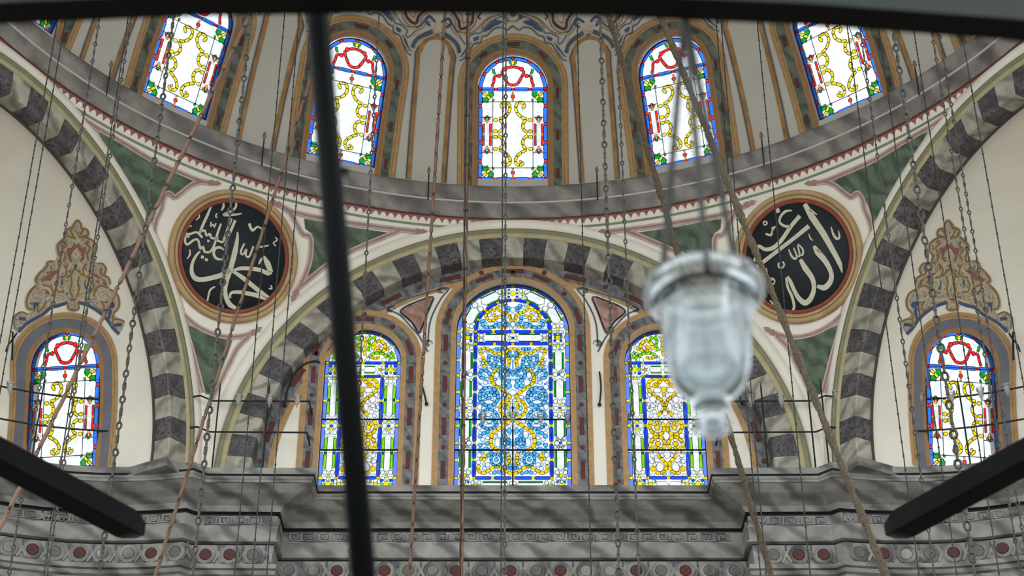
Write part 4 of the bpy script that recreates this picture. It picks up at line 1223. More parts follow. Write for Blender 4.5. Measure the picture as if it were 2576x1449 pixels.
SCRIPT_R = [([(885, 275), (925, 420), (990, 600), (1040, 780), (1075, 920), (1078, 1018)], [40, 62, 58, 50, 44, 6]), ([(915, 340), (978, 412)], [30, 8]),
 ([(285, 722), (500, 640), (700, 565), (874, 494)], [40, 38, 38, 44]),
 ([(750, 300), (690, 288), (630, 318), (604, 370), (640, 420), (700, 446)], [10, 26, 24, 22, 26, 30]), ([(812, 372), (700, 446), (580, 545), (480, 592), (400, 582), (345, 532), (312, 600), (268, 662)], [40, 38, 40, 42, 36, 26, 30, 22]),
 ([(590, 258), (632, 258)], 42), ([(278, 465), (320, 465)], 42), ([(338, 785), (375, 785)], 40), ([(440, 335), (462, 318), (482, 338), (462, 356), (442, 340)], 13),
 ([(550, 395), (512, 432), (490, 466), (442, 438)], [22, 14, 24, 18]), ([(520, 395), (510, 440)], 12),
 ([(875, 692), (900, 765), (950, 870), (975, 985), (950, 1062), (880, 1104), (815, 1070)], [26, 60, 50, 42, 50, 56, 30]), ([(895, 735), (945, 795)], [26, 8]),
 ([(716, 778), (742, 870), (786, 990), (776, 1090), (722, 1168), (660, 1190), (612, 1130), (586, 1040), (572, 960), (553, 900)], [30, 54, 46, 42, 50, 54, 44, 36, 36, 26]),
 ([(540, 905), (533, 1000), (552, 1100), (548, 1200), (498, 1258)], [20, 24, 26, 26, 20]), ([(328, 1068), (390, 1175), (450, 1245), (515, 1262)], [8, 26, 28, 14]),
 ([(628, 650), (640, 720), (664, 756), (690, 738), (678, 650)], [10, 20, 22, 18, 12]), ([(690, 738), (720, 738), (722, 640)], [16, 20, 12]), ([(728, 628), (762, 690), (750, 738), (722, 738)], [10, 18, 20, 14]),
 ([(1080, 565), (1084, 640), (1106, 690), (1134, 682), (1140, 620)], [8, 22, 24, 20, 8]), ([(855, 565), (860, 612), (880, 640)], [8, 14, 10]),
 ([(502, 745), (492, 785), (520, 804), (550, 784), (542, 748)], 16), ([(370, 878), (422, 898), (404, 930), (368, 912)], 12), ([(385, 865), (415, 880), (420, 905)], 12)]
for side, u, v, strokes, zc, zr, lab in (('left', 584, 646, SCRIPT_L, (715, 738), 655, 'round black medallion with small white script at its upper left and a gilded rim'),
                                         ('right', 2010, 647, SCRIPT_R, (690, 740), 642, 'round black medallion with bold white script on a slanted bar, beside the glass lamp')):
    c = at_sphere(u, v, PC, RS)
    nrm = (PC - c).normalized()
    M = face_matrix(c + nrm * 0.056, nrm)
    RO_ = 0.785
    root = empty('script_medallion', mw=M)
    tag(root, lab, 'medallion', 'script medallions on the pendentives')
    def disc(prof, name, mat, par):
        b = Buf(); b.lathe(prof, 64); return b.build(name, mat, par, True)
    disc([(0.001, .012), (RO_ * .81, .012), (RO_ * .82, -.03)], 'ground', 'medallion_ground', root)
    frame = disc([(RO_ * .92, .036), (RO_ * .935, .050), (RO_ * .965, .054), (RO_ * .99, .040), (RO_, .0), (RO_, -.04)], 'frame', 'gilt_moulding', root)
    disc([(RO_ * .795, .010), (RO_ * .80, .026), (RO_ * .825, .032), (RO_ * .85, .026), (RO_ * .86, .012)], 'red_moulding', 'red_moulding', frame)
    disc([(RO_ * .855, .012), (RO_ * .865, .034), (RO_ * .89, .044), (RO_ * .905, .038)], 'gilt_moulding', 'gilt_moulding', frame)
    disc([(RO_ * .905, .036), (RO_ * .91, .030), (RO_ * .918, .030), (RO_ * .922, .036)], 'gilt_groove', 'umber_paint', frame)
    for pts, w in strokes:
        L, Rr = stroke_poly(pts, w)
        f = lambda p, z: Vector(((p[0] - zc[0]) / zr * RO_, -(p[1] - zc[1]) / zr * RO_, z))
        b = Buf(); b.quad_grid([[f(p, .011) for p in L], [f(p, .019) for p in L], [f(p, .019) for p in Rr], [f(p, .011) for p in Rr]])
        b.build('letter_stroke', 'medallion_letters', root)

# --- wall under the centre arch: bands, inlays, spandrels
def tmap(cx_, spr):
    return lambda x, y, l=0.004: Vector((cx_ + x, WY - l, spr + y))
for w, sx in ((WB, 0), (WC, -1), (WC, 1)):
    tm = tmap(w['x'] * sx, w['spr']); hw, low = w['hw'], w['low'] - w['spr']
    band(tm, hw, low, 0.002, .062, 32).build('inner_border', 'tan_paint', wall_front)
    band(tm, hw, low, .062, .178, 32).build('marble_border', 'grey_inlay_marble', wall_front)
    band(tm, hw, low, .178, .246, 32).build('outer_border', 'tan_paint', wall_front)
    rm = hw + .12
    L_ = -low
    y = -.10; k = 0
    while y > low + .05:
        for s in (-1, 1):
            if k % 2 == 0: inlay(tm, s * rm, y - .09, 0, .05, .22).build('inlay', 'dark_red_paint', wall_front)
            else: inlay(tm, s * rm, y - .03, 0, .055, .055, rnd=True).build('inlay', 'dark_red_paint', wall_front)
        y -= .33 if k % 2 == 0 else .22; k += 1
    na = 7 if w is WB else 5
    for i in range(na):
        a = PI * (i + .5) / na
        if i % 2 == 0: inlay(tm, rm * math.cos(a), rm * math.sin(a), a, .05, .22).build('inlay', 'dark_red_paint', wall_front)
        else: inlay(tm, rm * math.cos(a), rm * math.sin(a), a, .06, .06, rnd=True).build('inlay', 'dark_red_paint', wall_front)
def arcband_wall(r0, r1, lift, name, mat):
    b = Buf()
    b.quad_grid([[Vector((r * math.sin(a), WY - lift, ZS + r * math.cos(a))) for a in [math.radians(-88 + 176 * i / 80) for i in range(81)]] for r in (r0, r1)])
    b.build(name, mat, wall_front)
arcband_wall(A_IN + .01, A_IN - .15, .005, 'marble_border', 'grey_inlay_marble')
arcband_wall(A_IN - .15, A_IN - .215, .0055, 'outer_border', 'tan_paint')
for i in range(23):
    a = math.radians(-84 + 168 * i / 22); r = A_IN - .075
    f = lambda x, y, l: Vector((x, WY - l, ZS + y))
    if i % 2: inlay(f, r * math.sin(a), r * math.cos(a), -a, .26, .055, lift=.017).build('inlay', 'dark_red_paint', wall_front)
    else: inlay(f, r * math.sin(a), r * math.cos(a), -a, .06, .06, lift=.017, rnd=True).build('inlay', 'dark_red_paint', wall_front)
def z5(x, y): p = at_y(860 + x / 2.957, 480 + y / 2.957, WY); return (p.x, p.z)
SPAN = [z5(*p) for p in [(435, 905), (450, 880), (500, 850), (650, 792), (682, 800), (672, 830), (640, 905), (600, 1015), (575, 1062), (555, 1040), (520, 980), (460, 930)]]
SPAN_OUT = [z5(*p) for p in [(335, 885), (450, 820), (600, 770), (790, 725), (740, 800), (680, 910), (650, 1010), (640, 1150)]]
SPAN_OUT2 = [z5(*p) for p in [(335, 885), (430, 925), (520, 1020), (580, 1090), (640, 1200)]]
for s in (-1, 1):
    f = lambda x, y: Vector((s * x, WY - .009, y))
    fill_mapped(Buf(), SPAN, f, 1).build('spandrel_panel', 'rosso_marble', wall_front)
    b = Buf()
    for l, w in ((SPAN_OUT, .018), (SPAN_OUT2, .018)): ribbon_mapped(b, crom(l, 4), w, f)
    ring_ = crom(SPAN, 2, True); ribbon_mapped(b, ring_ + ring_[:1], .022, f)
    b.build('spandrel_line', 'slate_paint', wall_front)
    b = Buf()
    for cx_, cy_ in ((365, 885), (745, 745), (642, 1140)):
        p = z5(cx_, cy_)
        for q in range(3):
            ribbon_mapped(b, [(p[0] + (.05 - q * .014) * math.cos(t * .5 + q), p[1] + (.05 - q * .014) * math.sin(t * .5 + q)) for t in range(9)], .009, f)
    b.build('painted_curl', 'slate_paint', wall_front)

# --- side niches: border of the window and the painted crest over it
def q3(x, y): return (2230 + x / 4.527, 540 + y / 4.527)
CREST_FILL = [('brick_red_paint', [(608, 370), (660, 375), (690, 320), (740, 320), (770, 375), (822, 380), (820, 450), (790, 540), (765, 545), (780, 470), (755, 430), (710, 370), (665, 430), (650, 480), (690, 545), (655, 530), (612, 490)]),
 ('brick_red_paint', [(600, 610), (640, 570), (650, 600), (625, 660), (600, 650)]), ('brick_red_paint', [(805, 570), (830, 555), (858, 600), (855, 645), (825, 640)]),
 ('brick_red_paint', [(365, 800), (400, 740), (460, 690), (530, 660), (575, 665), (560, 700), (500, 735), (480, 785), (420, 790), (380, 810)]),
 ('brick_red_paint', [(890, 640), (940, 630), (1000, 660), (1060, 700), (1125, 735), (1110, 770), (1060, 750), (990, 755), (975, 700), (930, 660)]),
 ('brick_red_paint', [(420, 900), (465, 875), (475, 920), (455, 950), (425, 925)]), ('brick_red_paint', [(1020, 880), (1070, 850), (1070, 890), (1040, 915), (1020, 910)]),
 ('brick_red_paint', [(720, 950), (790, 950), (780, 985), (730, 985)]), ('brick_red_paint', [(580, 975), (640, 950), (655, 965), (590, 990)]), ('brick_red_paint', [(880, 945), (940, 965), (930, 975), (870, 965)]),
 ('blue_paint', [(275, 1040), (305, 960), (370, 915), (430, 975), (420, 1000), (360, 1010), (340, 1060), (290, 1070)]),
 ('blue_paint', [(1085, 960), (1115, 880), (1200, 910), (1225, 985), (1205, 1020), (1200, 1110), (1170, 1090), (1150, 1020), (1100, 985)]),
 ('blue_paint', [(705, 570), (740, 565), (745, 605), (715, 610)]), ('blue_paint', [(650, 690), (680, 620), (690, 650), (660, 720)]), ('blue_paint', [(765, 620), (800, 640), (790, 670), (765, 650)]),
 ('blue_paint', [(585, 780), (615, 740), (625, 790), (605, 870), (580, 830)]), ('blue_paint', [(865, 710), (900, 770), (885, 830), (870, 780)]),
 ('blue_paint', [(650, 890), (690, 880), (700, 930), (670, 940)]), ('blue_paint', [(800, 890), (850, 885), (830, 925), (805, 920)])]
CREST_BLUE = [[(230, 1360), (300, 1290), (350, 1215), (430, 1130), (530, 1060), (620, 1020), (690, 1000)], [(820, 1000), (920, 1035), (1010, 1060), (1090, 1130), (1200, 1190), (1290, 1250), (1360, 1320)], [(340, 1060), (330, 1120), (350, 1190)], [(1350, 1280), (1370, 1340)], [(200, 1250), (290, 1260)], [(1290, 1190), (1370, 1180)]]
CREST_UMBER = [[(700, 60), (665, 110), (660, 150), (600, 170), (580, 220), (620, 250), (690, 260)], [(705, 60), (745, 110), (760, 150), (820, 165), (830, 210), (800, 250), (720, 270)], [(640, 160), (660, 210), (690, 260)], [(790, 165), (770, 215), (740, 260)],
 [(610, 260), (540, 290), (490, 350), (500, 420), (540, 470), (520, 530), (570, 560)], [(830, 250), (880, 290), (930, 350), (920, 430), (900, 500), (930, 540)], [(570, 300), (610, 330), (560, 380), (600, 450), (580, 520)], [(850, 310), (830, 350), (880, 400), (840, 460), (870, 530)],
 [(480, 560), (420, 560), (380, 620), (400, 690), (350, 720), (330, 790)], [(980, 530), (1040, 540), (1060, 600), (1130, 660), (1180, 740), (1150, 790)], [(430, 600), (450, 660), (410, 700)], [(1010, 580), (1000, 640), (1060, 670)],
 [(340, 850), (260, 900), (230, 980), (240, 1060), (290, 1120), (310, 1190)], [(1170, 800), (1240, 870), (1280, 970), (1270, 1060), (1210, 1080)], [(170, 1220), (240, 1190), (300, 1200), (310, 1270)], [(1270, 1140), (1340, 1110), (1410, 1150), (1430, 1220), (1410, 1300)],
 [(360, 830), (440, 810), (500, 850), (520, 930)], [(1100, 800), (1020, 820), (980, 880), (1000, 930)], [(640, 700), (700, 640), (740, 620), (780, 680), (830, 720)], [(680, 700), (700, 770), (690, 860), (720, 940)], [(780, 700), (770, 780), (790, 860), (760, 940)],
 [(700, 1000), (690, 1070), (740, 1090), (800, 1070), (810, 1010)], [(540, 760), (520, 820), (560, 880), (620, 890)], [(920, 740), (950, 800), (930, 870), (870, 880)], [(440, 980), (400, 1060), (440, 1090), (500, 1050)], [(1060, 980), (1100, 1060), (1160, 1110), (1150, 1040)], [(600, 560), (640, 620), (620, 700), (560, 720)], [(860, 560), (830, 640), (850, 700), (930, 720)]]
CREST_CREAM = [[(690, 540), (640, 620), (600, 700)], [(780, 560), (820, 630), (850, 690)], [(660, 560), (620, 640), (560, 690), (480, 740)], [(840, 560), (880, 640), (940, 690), (1000, 760)], [(720, 740), (730, 800), (750, 740), (730, 700), (715, 740)],
 [(560, 980), (640, 970), (690, 950)], [(820, 960), (890, 990), (960, 1000)], [(520, 780), (560, 740), (600, 780), (560, 850), (500, 860)], [(900, 780), (950, 740), (980, 800), (940, 850), (880, 850)], [(600, 200), (660, 230), (700, 300), (730, 230), (800, 200)], [(540, 330), (560, 400), (520, 440)], [(880, 330), (870, 400), (900, 450)],
 [(380, 860), (440, 850), (480, 900), (440, 970), (390, 950)], [(1120, 840), (1050, 840), (1010, 900), (1050, 970)], [(260, 940), (250, 1010), (300, 1090)], [(1230, 900), (1260, 1000), (1240, 1060)], [(640, 320), (690, 300), (720, 340)], [(690, 450), (720, 400), (750, 450), (720, 500), (690, 450)], [(660, 800), (640, 860), (680, 880)], [(820, 800), (850, 850), (800, 870)]]
CREST_EDGE = [(705, 62), (750, 110), (830, 165), (820, 240), (930, 345), (925, 440), (960, 520), (1040, 530), (1120, 640), (1180, 740), (1150, 790), (1240, 870), (1282, 970), (1270, 1050), (1250, 1120), (1340, 1110), (1420, 1160), (1420, 1290), (1380, 1350), (1290, 1250), (1180, 1180), (1080, 1110), (960, 1040), (820, 1000), (800, 1080), (740, 1092), (690, 1070), (690, 1005), (560, 1050), (430, 1130), (340, 1220), (260, 1330), (210, 1330), (170, 1230), (240, 1180), (290, 1120), (235, 1050), (235, 960), (280, 880), (340, 840), (330, 760), (380, 680), (380, 610), (430, 555), (500, 540), (510, 440), (490, 350), (560, 280), (580, 200), (650, 150), (665, 100)]
def exmap(side):
    c = XM[side]; az = X_PHI[side]
    def f(u, v, lift=.004):
        el = X_SPR + v / XR
        return sph(c, XR - lift, az + u / (XR * math.cos(el)), el)
    return f
SIDE_DROP = 39.0
for side, sg in (('left', -1), ('right', 1)):
    wl = EX_WALL[side]; em = exmap(side)
    hw, low = X_HW, X_LOW
    band(em, hw, low, .003, .058).build('inner_border', 'brown_paint', wl, True)
    band(em, hw, low, .058, .165).build('grey_border', 'grey_band_paint', wl, True)
    band(em, hw, low, .165, .235).build('outer_border', 'tan_paint', wl, True)
    band(em, hw, low, .19, .197, lift=.006).build('border_line', 'umber_paint', wl, True)
    for drop in (0, 1):                       # the crest in full view and, round the curve, its neighbour at the picture's edge
        rot = Matrix.Translation(XM[side]) @ Matrix.Rotation(sg * -math.radians(SIDE_DROP) * drop, 4, 'Z') @ Matrix.Translation(-XM[side])
        def cm(u, v, lift=.006):
            p = at_sphere(u, v, XM['right'], XR - lift)
            return rot @ Vector((p.x * sg, p.y, p.z))
        fill_mapped(Buf(), crom([q3(*p) for p in CREST_EDGE], 3, True), lambda u, v: cm(u, v, .003), 2).build('painted_foliage', 'crest_foliage', wl)
        for m, pts in CREST_FILL: fill_mapped(Buf(), [q3(*p) for p in pts], lambda u, v: cm(u, v, .005), 1).build('painted_leaf', m, wl)
        bu = Buf()
        for l in CREST_UMBER: ribbon_mapped(bu, crom([q3(*p) for p in l], 4), 5.2, lambda u, v: cm(u, v, .008))
        bu.build('painted_scroll', 'umber_paint', wl)
        bu = Buf()
        for l in CREST_CREAM + [[(x + 14, y + 8) for x, y in l] for l in CREST_UMBER]: ribbon_mapped(bu, crom([q3(*p) for p in l], 4), 5.0, lambda u, v: cm(u, v, .0065))
        bu.build('painted_scroll', 'cream_paint', wl)
        bu = Buf()
        for l in CREST_BLUE: ribbon_mapped(bu, crom([q3(*p) for p in l], 4), 8.0, lambda u, v: cm(u, v, .0065))
        bu.build('painted_scroll', 'blue_paint', wl)
        if drop:
            em2 = lambda x, y, l=.004: rot @ em(x, y, l)
            band(em2, hw, low, .0, .058).build('inner_border', 'brown_paint', wl, True)
            band(em2, hw, low, .058, .165).build('grey_border', 'grey_band_paint', wl, True)
            band(em2, hw, low, .165, .235).build('outer_border', 'tan_paint', wl, True)

# --- entablature: meander and inlaid discs
def along(s_list, e, z):
    """points at path distances s along the cornice line offset by e, with the local direction"""
    P = [Vector((p[0] + m[0] * e, p[1] + m[1] * e, z)) for p, m in zip(LEDGE, LNORM)]
    S = [0.0]
    for a, b2 in zip(P, P[1:]): S.append(S[-1] + (b2 - a).length)
    out = []
    for s in s_list:
        k = 0
        while k < len(S) - 2 and S[k + 1] < s: k += 1
        t = (s - S[k]) / max(S[k + 1] - S[k], 1e-9)
        out.append((P[k].lerp(P[k + 1], t), (P[k + 1] - P[k]).normalized(), k, S))
    return out, P, S
def place_on(p, d, z_in=Vector((0, 0, 1))):
    x = d.normalized(); y = Vector((0, 0, 1)); z = x.cross(y)
    return Matrix(((x.x, y.x, z.x, p.x), (x.y, y.y, z.y, p.y), (x.z, y.z, z.z, p.z), (0, 0, 0, 1)))
km = Buf()
for lo, hi in (((-.075, -.05, 0), (-.058, .05, .016)), ((-.075, .034, 0), (.03, .05, .016)), ((.014, -.03, 0), (.03, .05, .016)), ((-.03, -.03, 0), (.03, -.014, .016)), ((-.03, -.03, 0), (-.014, .012, .016)), ((-.075, -.05, 0), (.085, -.038, .016)), ((.05, -.05, 0), (.066, .03, .016))): km.box(lo, hi)
KEY = km.mesh('meander_block', 'cornice_marble')
_, P_, S_ = along([0], -.425, CZ - .355)
s = 0.4
while s < S_[-1] - .3:
    (p, d, k, S), = along([s], -.425, CZ - .355)[0]
    if min(abs(s - q) for q in (S[18], S[19], S[20], S[21], S[22], S[23], S[24], S[25]) ) > .09:
        if -5.9 < p.x < 5.9: link('meander_block', KEY, corn, place_on(p, d))
    s += .165
def disc_mesh(name, mat):
    return Buf().lathe([(0.001, .012), (.058, .012), (.064, .006), (.066, -.01)], 20).mesh(name, mat)
DISC = {'r': disc_mesh('porphyry_disc', 'porphyry'), 'g': disc_mesh('verde_disc', 'verde_disc'), 'w': disc_mesh('marble_disc', 'cornice_marble')}
COLLAR = Buf().lathe([(.066, -.01), (.070, .016), (.084, .020), (.092, .004), (.097, .004), (.101, .016), (.108, .012), (.112, -.01)], 24).mesh('disc_collar', 'cornice_marble', True)
TOOTH = Buf().box((-.010, -.03, 0), (.010, .03, .014)).mesh('tooth', 'slate_paint')
LEAF = Buf().slab([(-.06, -.09), (0, .03), (.06, -.09), (.04, -.1), (0, -.03), (-.04, -.1)], lambda x, y, l: Vector((x, y, l)), -.004, .012).mesh('leaf_relief', 'cornice_marble')
DISC_PX = [  # picture column, row, kind
 (24, 1365, 'w'), (84, 1368, 'r'), (141, 1371, 'g'), (203, 1372, 'r'), (260, 1373, 'w'), (325, 1375, 'w'), (382, 1374, 'r'), (442, 1371, 'g'),
 (519, 1375, 'r'), (579, 1379, 'r'), (637, 1380, 'g'),
 (727, 1424, 'w'), (790, 1424, 'w'), (848, 1424, 'r'), (905, 1424, 'w'), (968, 1426, 'r'), (1027, 1426, 'g'), (1089, 1426, 'w'), (1147, 1426, 'r'), (1212, 1426, 'g'), (1284, 1428, 'r'), (1349, 1428, 'g'), (1410, 1428, 'r'), (1474, 1427, 'w'), (1535, 1427, 'w'), (1600, 1428, 'r'), (1663, 1427, 'g'), (1724, 1427, 'r'), (1784, 1425, 'w'), (1848, 1425, 'w'),
 (1945, 1385, 'g'), (2008, 1384, 'r'), (2071, 1386, 'r'), (2160, 1374, 'g'), (2220, 1370, 'r'), (2277, 1369, 'w'), (2335, 1372, 'w'), (2396, 1372, 'r'), (2458, 1370, 'g'), (2520, 1367, 'r'), (2580, 1360, 'w')]
dz = CZ - .745
_, P_, S_ = along([0], -.455, dz)
for u, v, kd in DISC_PX:
    q = at_z(u, v, dz); best = None
    for k in range(len(P_) - 1):
        # intersect the sight line in plan with the wall segment
        a, b2 = P_[k], P_[k + 1]; e = b2 - a; r = q - EYE
        den = r.x * e.y - r.y * e.x
        if abs(den) < 1e-9: continue
        t = ((a.x - EYE.x) * r.y - (a.y - EYE.y) * r.x) / -den if False else ((a.x - EYE.x) * e.y - (a.y - EYE.y) * e.x) / den
        w_ = ((EYE.x + r.x * t) - a.x) / e.x if abs(e.x) > abs(e.y) else ((EYE.y + r.y * t) - a.y) / e.y
        if -1e-6 <= w_ <= 1.000001 and t > 0 and (best is None or t < best[0]): best = (t, a.lerp(b2, w_), e)
    if not best: continue
    M = place_on(best[1], best[2])
    link('inlay_disc', DISC[kd], corn, M); link('disc_collar', COLLAR, corn, M)
    t_ = best[2].normalized() * .14
    link('tooth', TOOTH, corn, place_on(best[1] + t_ + Vector((0, 0, .075)), best[2])); link('leaf_relief', LEAF, corn, place_on(best[1] + t_, best[2]))
# ------------------------------------------------------------------ ironwork on the ledges
plain('copper_rod', srgb(112, 86, 70), 0.5, metal=0.3, vary=0.35, scale=6, bump=0.3)
plain('rope_fibre', srgb(82, 73, 59), 0.95, vary=0.4, scale=60, bump=0.8)
plain('dusty_chain', srgb(66, 64, 58), 0.75, metal=0.1, vary=0.35, scale=30)
plain('dark_cable', srgb(48, 49, 46), 0.7, vary=0.25, scale=20)
plain('black_iron', srgb(12, 13, 13), 0.7, vary=0.15, spec=0.1)
plain('strut_iron', srgb(6, 9, 11), 0.7, spec=0.06, vary=0.2, scale=3)
plain('painted_iron_side', srgb(20, 31, 28), 0.6, vary=0.2, scale=3)
plain('green_timber', srgb(8, 11, 10), 0.8, spec=0.06, vary=0.3, scale=8)
def glassy(name, tint, refl):
    m, nt, b = new_mat(name); N, L = nt.nodes, nt.links; N.remove(b)
    tr = N.new('ShaderNodeBsdfTransparent'); tr.inputs[0].default_value = tint
    g = N.new('ShaderNodeBsdfGlossy'); g.inputs['Roughness'].default_value = 0.08
    lw = N.new('ShaderNodeLayerWeight'); lw.inputs[0].default_value = refl
    mx = N.new('ShaderNodeMixShader')
    L.new(lw.outputs['Fresnel'], mx.inputs[0]); L.new(tr.outputs[0], mx.inputs[1]); L.new(g.outputs[0], mx.inputs[2])
    L.new(mx.outputs[0], N['Material Output'].inputs[0])
    return m
glassy('cup_glass', (0.95, 0.965, 0.965, 1), 0.3)
_N, _L = MATS['cup_glass'].node_tree.nodes, MATS['cup_glass'].node_tree.links
_df = _N.new('ShaderNodeBsdfTranslucent'); _df.inputs[0].default_value = (0.85, 0.88, 0.88, 1)
_d2 = _N.new('ShaderNodeBsdfDiffuse'); _d2.inputs[0].default_value = (0.8, 0.83, 0.83, 1)
_m1 = _N.new('ShaderNodeMixShader'); _L.new(_df.outputs[0], _m1.inputs[1]); _L.new(_d2.outputs[0], _m1.inputs[2])
_m2 = _N.new('ShaderNodeMixShader'); _m2.inputs[0].default_value = 0.22  # white mixed into the clear glass stands for window light it would refract
_L.new(_N['Material Output'].inputs[0].links[0].from_socket, _m2.inputs[1]); _L.new(_m1.outputs[0], _m2.inputs[2]); _L.new(_m2.outputs[0], _N['Material Output'].inputs[0])
glassy('lamp_thin', (0.88, 0.90, 0.905, 1), 0.45)
_m = MATS['lamp_thin'].copy(); _m.name = 'lamp_glass'; MATS['lamp_glass'] = _m
_N, _L = _m.node_tree.nodes, _m.node_tree.links
_rf = _N.new('ShaderNodeBsdfGlass'); _rf.inputs['Color'].default_value = (0.74, 0.79, 0.81, 1); _rf.inputs['Roughness'].default_value = 0.05; _rf.inputs['IOR'].default_value = 1.45
_mx = _N.new('ShaderNodeMixShader'); _mx.inputs[0].default_value = 0.6
_src = _N['Material Output'].inputs[0].links[0].from_socket
_L.new(_src, _mx.inputs[1]); _L.new(_rf.outputs[0], _mx.inputs[2]); _L.new(_mx.outputs[0], _N['Material Output'].inputs[0])
plain('lamp_oil', srgb(190, 186, 176), 0.4, vary=0.05)

RAIL_E = -.13
zr1, zr2 = at_y(650, 1087, 5.88).z, at_y(650, 1009, 5.88).z
railing = empty('iron_railing', (0, 0, CZ + .085))
tag(railing, 'thin black iron railing running along the ledge below the windows', 'railing')
inv = Matrix.Translation((0, 0, -(CZ + .085)))
def rail_path(z): return [Vector((p[0] + m[0] * RAIL_E, p[1] + m[1] * RAIL_E, z)) for p, m in zip(LEDGE, LNORM)]
for z in (zr1, zr2):
    pts = rail_path(z); b = Buf()
    for a, c in zip(pts[4:-4], pts[5:-3]): b.tube([a, c], 0.0105, 6)
    o = b.build('rail', 'iron', railing); o.matrix_parent_inverse = inv
def on_path(u, v, P):
    q = at_z(u, v, P[0].z); r = q - EYE; best = None
    for a, b2 in zip(P, P[1:]):
        e = b2 - a; den = r.x * e.y - r.y * e.x
        if abs(den) < 1e-9: continue
        t = ((a.x - EYE.x) * e.y - (a.y - EYE.y) * e.x) / den
        w_ = ((EYE.x + r.x * t) - a.x) / e.x if abs(e.x) > abs(e.y) else ((EYE.y + r.y * t) - a.y) / e.y
        if -1e-6 <= w_ <= 1.000001 and t > 0 and (best is None or t < best[0]): best = (t, a.lerp(b2, w_), e)
    return best[1] if best else None
RP = rail_path(zr2)
for u in (100, 399, 548, 673, 800, 1072, 1290, 1515, 1780, 1919, 2037, 2071, 2180, 2420):
    p = on_path(u, 1030, RP)
    if p is None: continue
    o = Buf().tube([Vector((p.x, p.y, CZ + .085)), Vector((p.x, p.y, zr2 + .16)), Vector((p.x, p.y, zr2 + .24))], [.0095, .0095, .003], 6).build('post', 'iron', railing)
    o.matrix_parent_inverse = inv

cup_b = Buf().lathe([(.001, -.085), (.012, -.085), (.014, -.07), (.008, -.062), (.018, -.05), (.030, -.02), (.036, .02), (.040, .045), (.046, .055), (.047, .062), (.041, .060), (.035, .045), (.031, .02), (.024, -.02), (.001, -.045)], 14)
CUP = cup_b.mesh('glass_cup', 'cup_glass', True)
HOLD = Buf().lathe([(.040, .033), (.043, .033), (.043, .036), (.040, .036), (.040, .033)], 14).mesh('holder_ring', 'iron')
CUPS = [(20, 'at the far left end of the railing'), (390, 'over the left striped arch foot'), (457, 'left of the left pier'), (600, 'first right of the left pier'), (678, 'second right of the left pier'), (748, 'nearest the left bracket'),
        (1070, 'just left of the tall window'), (1137, 'on the left edge of the tall window'), (1215, 'over the left of the tall window'), (1290, 'over the middle of the tall window'), (1360, 'over the right of the tall window'), (1427, 'on the right edge of the tall window'),
        (1498, 'midway between the tall window and lamp'), (1573, 'left border of the window beside the lamp'), (1890, 'first right of the hanging lamp'), (1965, 'second right of the hanging lamp'), (2105, 'at the right pier'),
        (2172, 'over the right striped arch foot'), (2245, 'right of the right striped arch'), (2318, 'on the left border of the right niche window'), (2395, 'over the left of the right niche window'), (2470, 'over the right of the right niche window'), (2538, 'at the far right end of the railing')]
for u, where in CUPS:
    p = on_path(u, 1030, RP)
    if p is None: continue
    r = empty('glass_oil_cup', (p.x, p.y - .055, zr2 - .02))
    tag(r, 'glass oil cup on the railing, ' + where, 'glass cup', 'glass oil cups on the railing')
    link('holder_ring', HOLD, link('cup', CUP, r))

def bracket(pts, label, Y, ball=True):
    P = [at_y(u, v, Y) for u, v in pts]
    r = empty('iron_bracket', P[0])
    tag(r, label, 'bracket', 'curved iron brackets')
    loc = [p - P[0] for p in P]
    arm = Buf().tube([Vector(q) for q in crom([tuple(q) for q in loc], 5)], .010, 6).build('arm', 'iron', r)
    e = loc[-1]
    Buf().lathe([(.001, -.025), (.018, -.015), (.022, 0), (.018, .015), (.001, .022)], 10, e).build('ball_end', 'iron', arm)
bracket([(805, 912), (790, 908), (762, 918), (738, 945), (722, 985), (716, 1020)], 'curved iron bracket with a ball end left of the left centre window', WY - .04)
bracket([(1060, 965), (1066, 985), (1073, 1016)], 'short iron bracket with a ball end left of the tall window', WY - .03)
bracket([(1852, 975), (1858, 990), (1866, 1014)], 'short iron bracket with a ball end right of the hanging lamp', 6.02)
bracket([(1508, 935), (1512, 975), (1508, 1018)], 'short iron bracket with a ball end right of the tall window', WY - .03)
for side, sg in (('left', -1), ('right', 1)):
    pts = [(2538, 838), (2546, 850), (2560, 868), (2566, 885)]
    P = [at_sphere(u, v, XM['right'], XR - .06) for u, v in pts]; P = [Vector((p.x * sg, p.y, p.z)) for p in P]
    r = empty('iron_bracket', P[0]); tag(r, 'iron hook on the wall beside the %s niche window, at the picture edge' % side, 'bracket', 'curved iron brackets')
    Buf().tube([p - P[0] for p in P], .010, 6).build('arm', 'iron', r)
    Buf().tube([at_sphere(2548, 835, XM['right'], XR - .05) * 1 - P[0] if sg > 0 else Vector((-at_sphere(2548, 835, XM['right'], XR - .05).x, at_sphere(2548, 835, XM['right'], XR - .05).y, at_sphere(2548, 835, XM['right'], XR - .05).z)) - P[0], Vector((0, 0, -.35))], .012, 6).build('rod', 'iron', r)

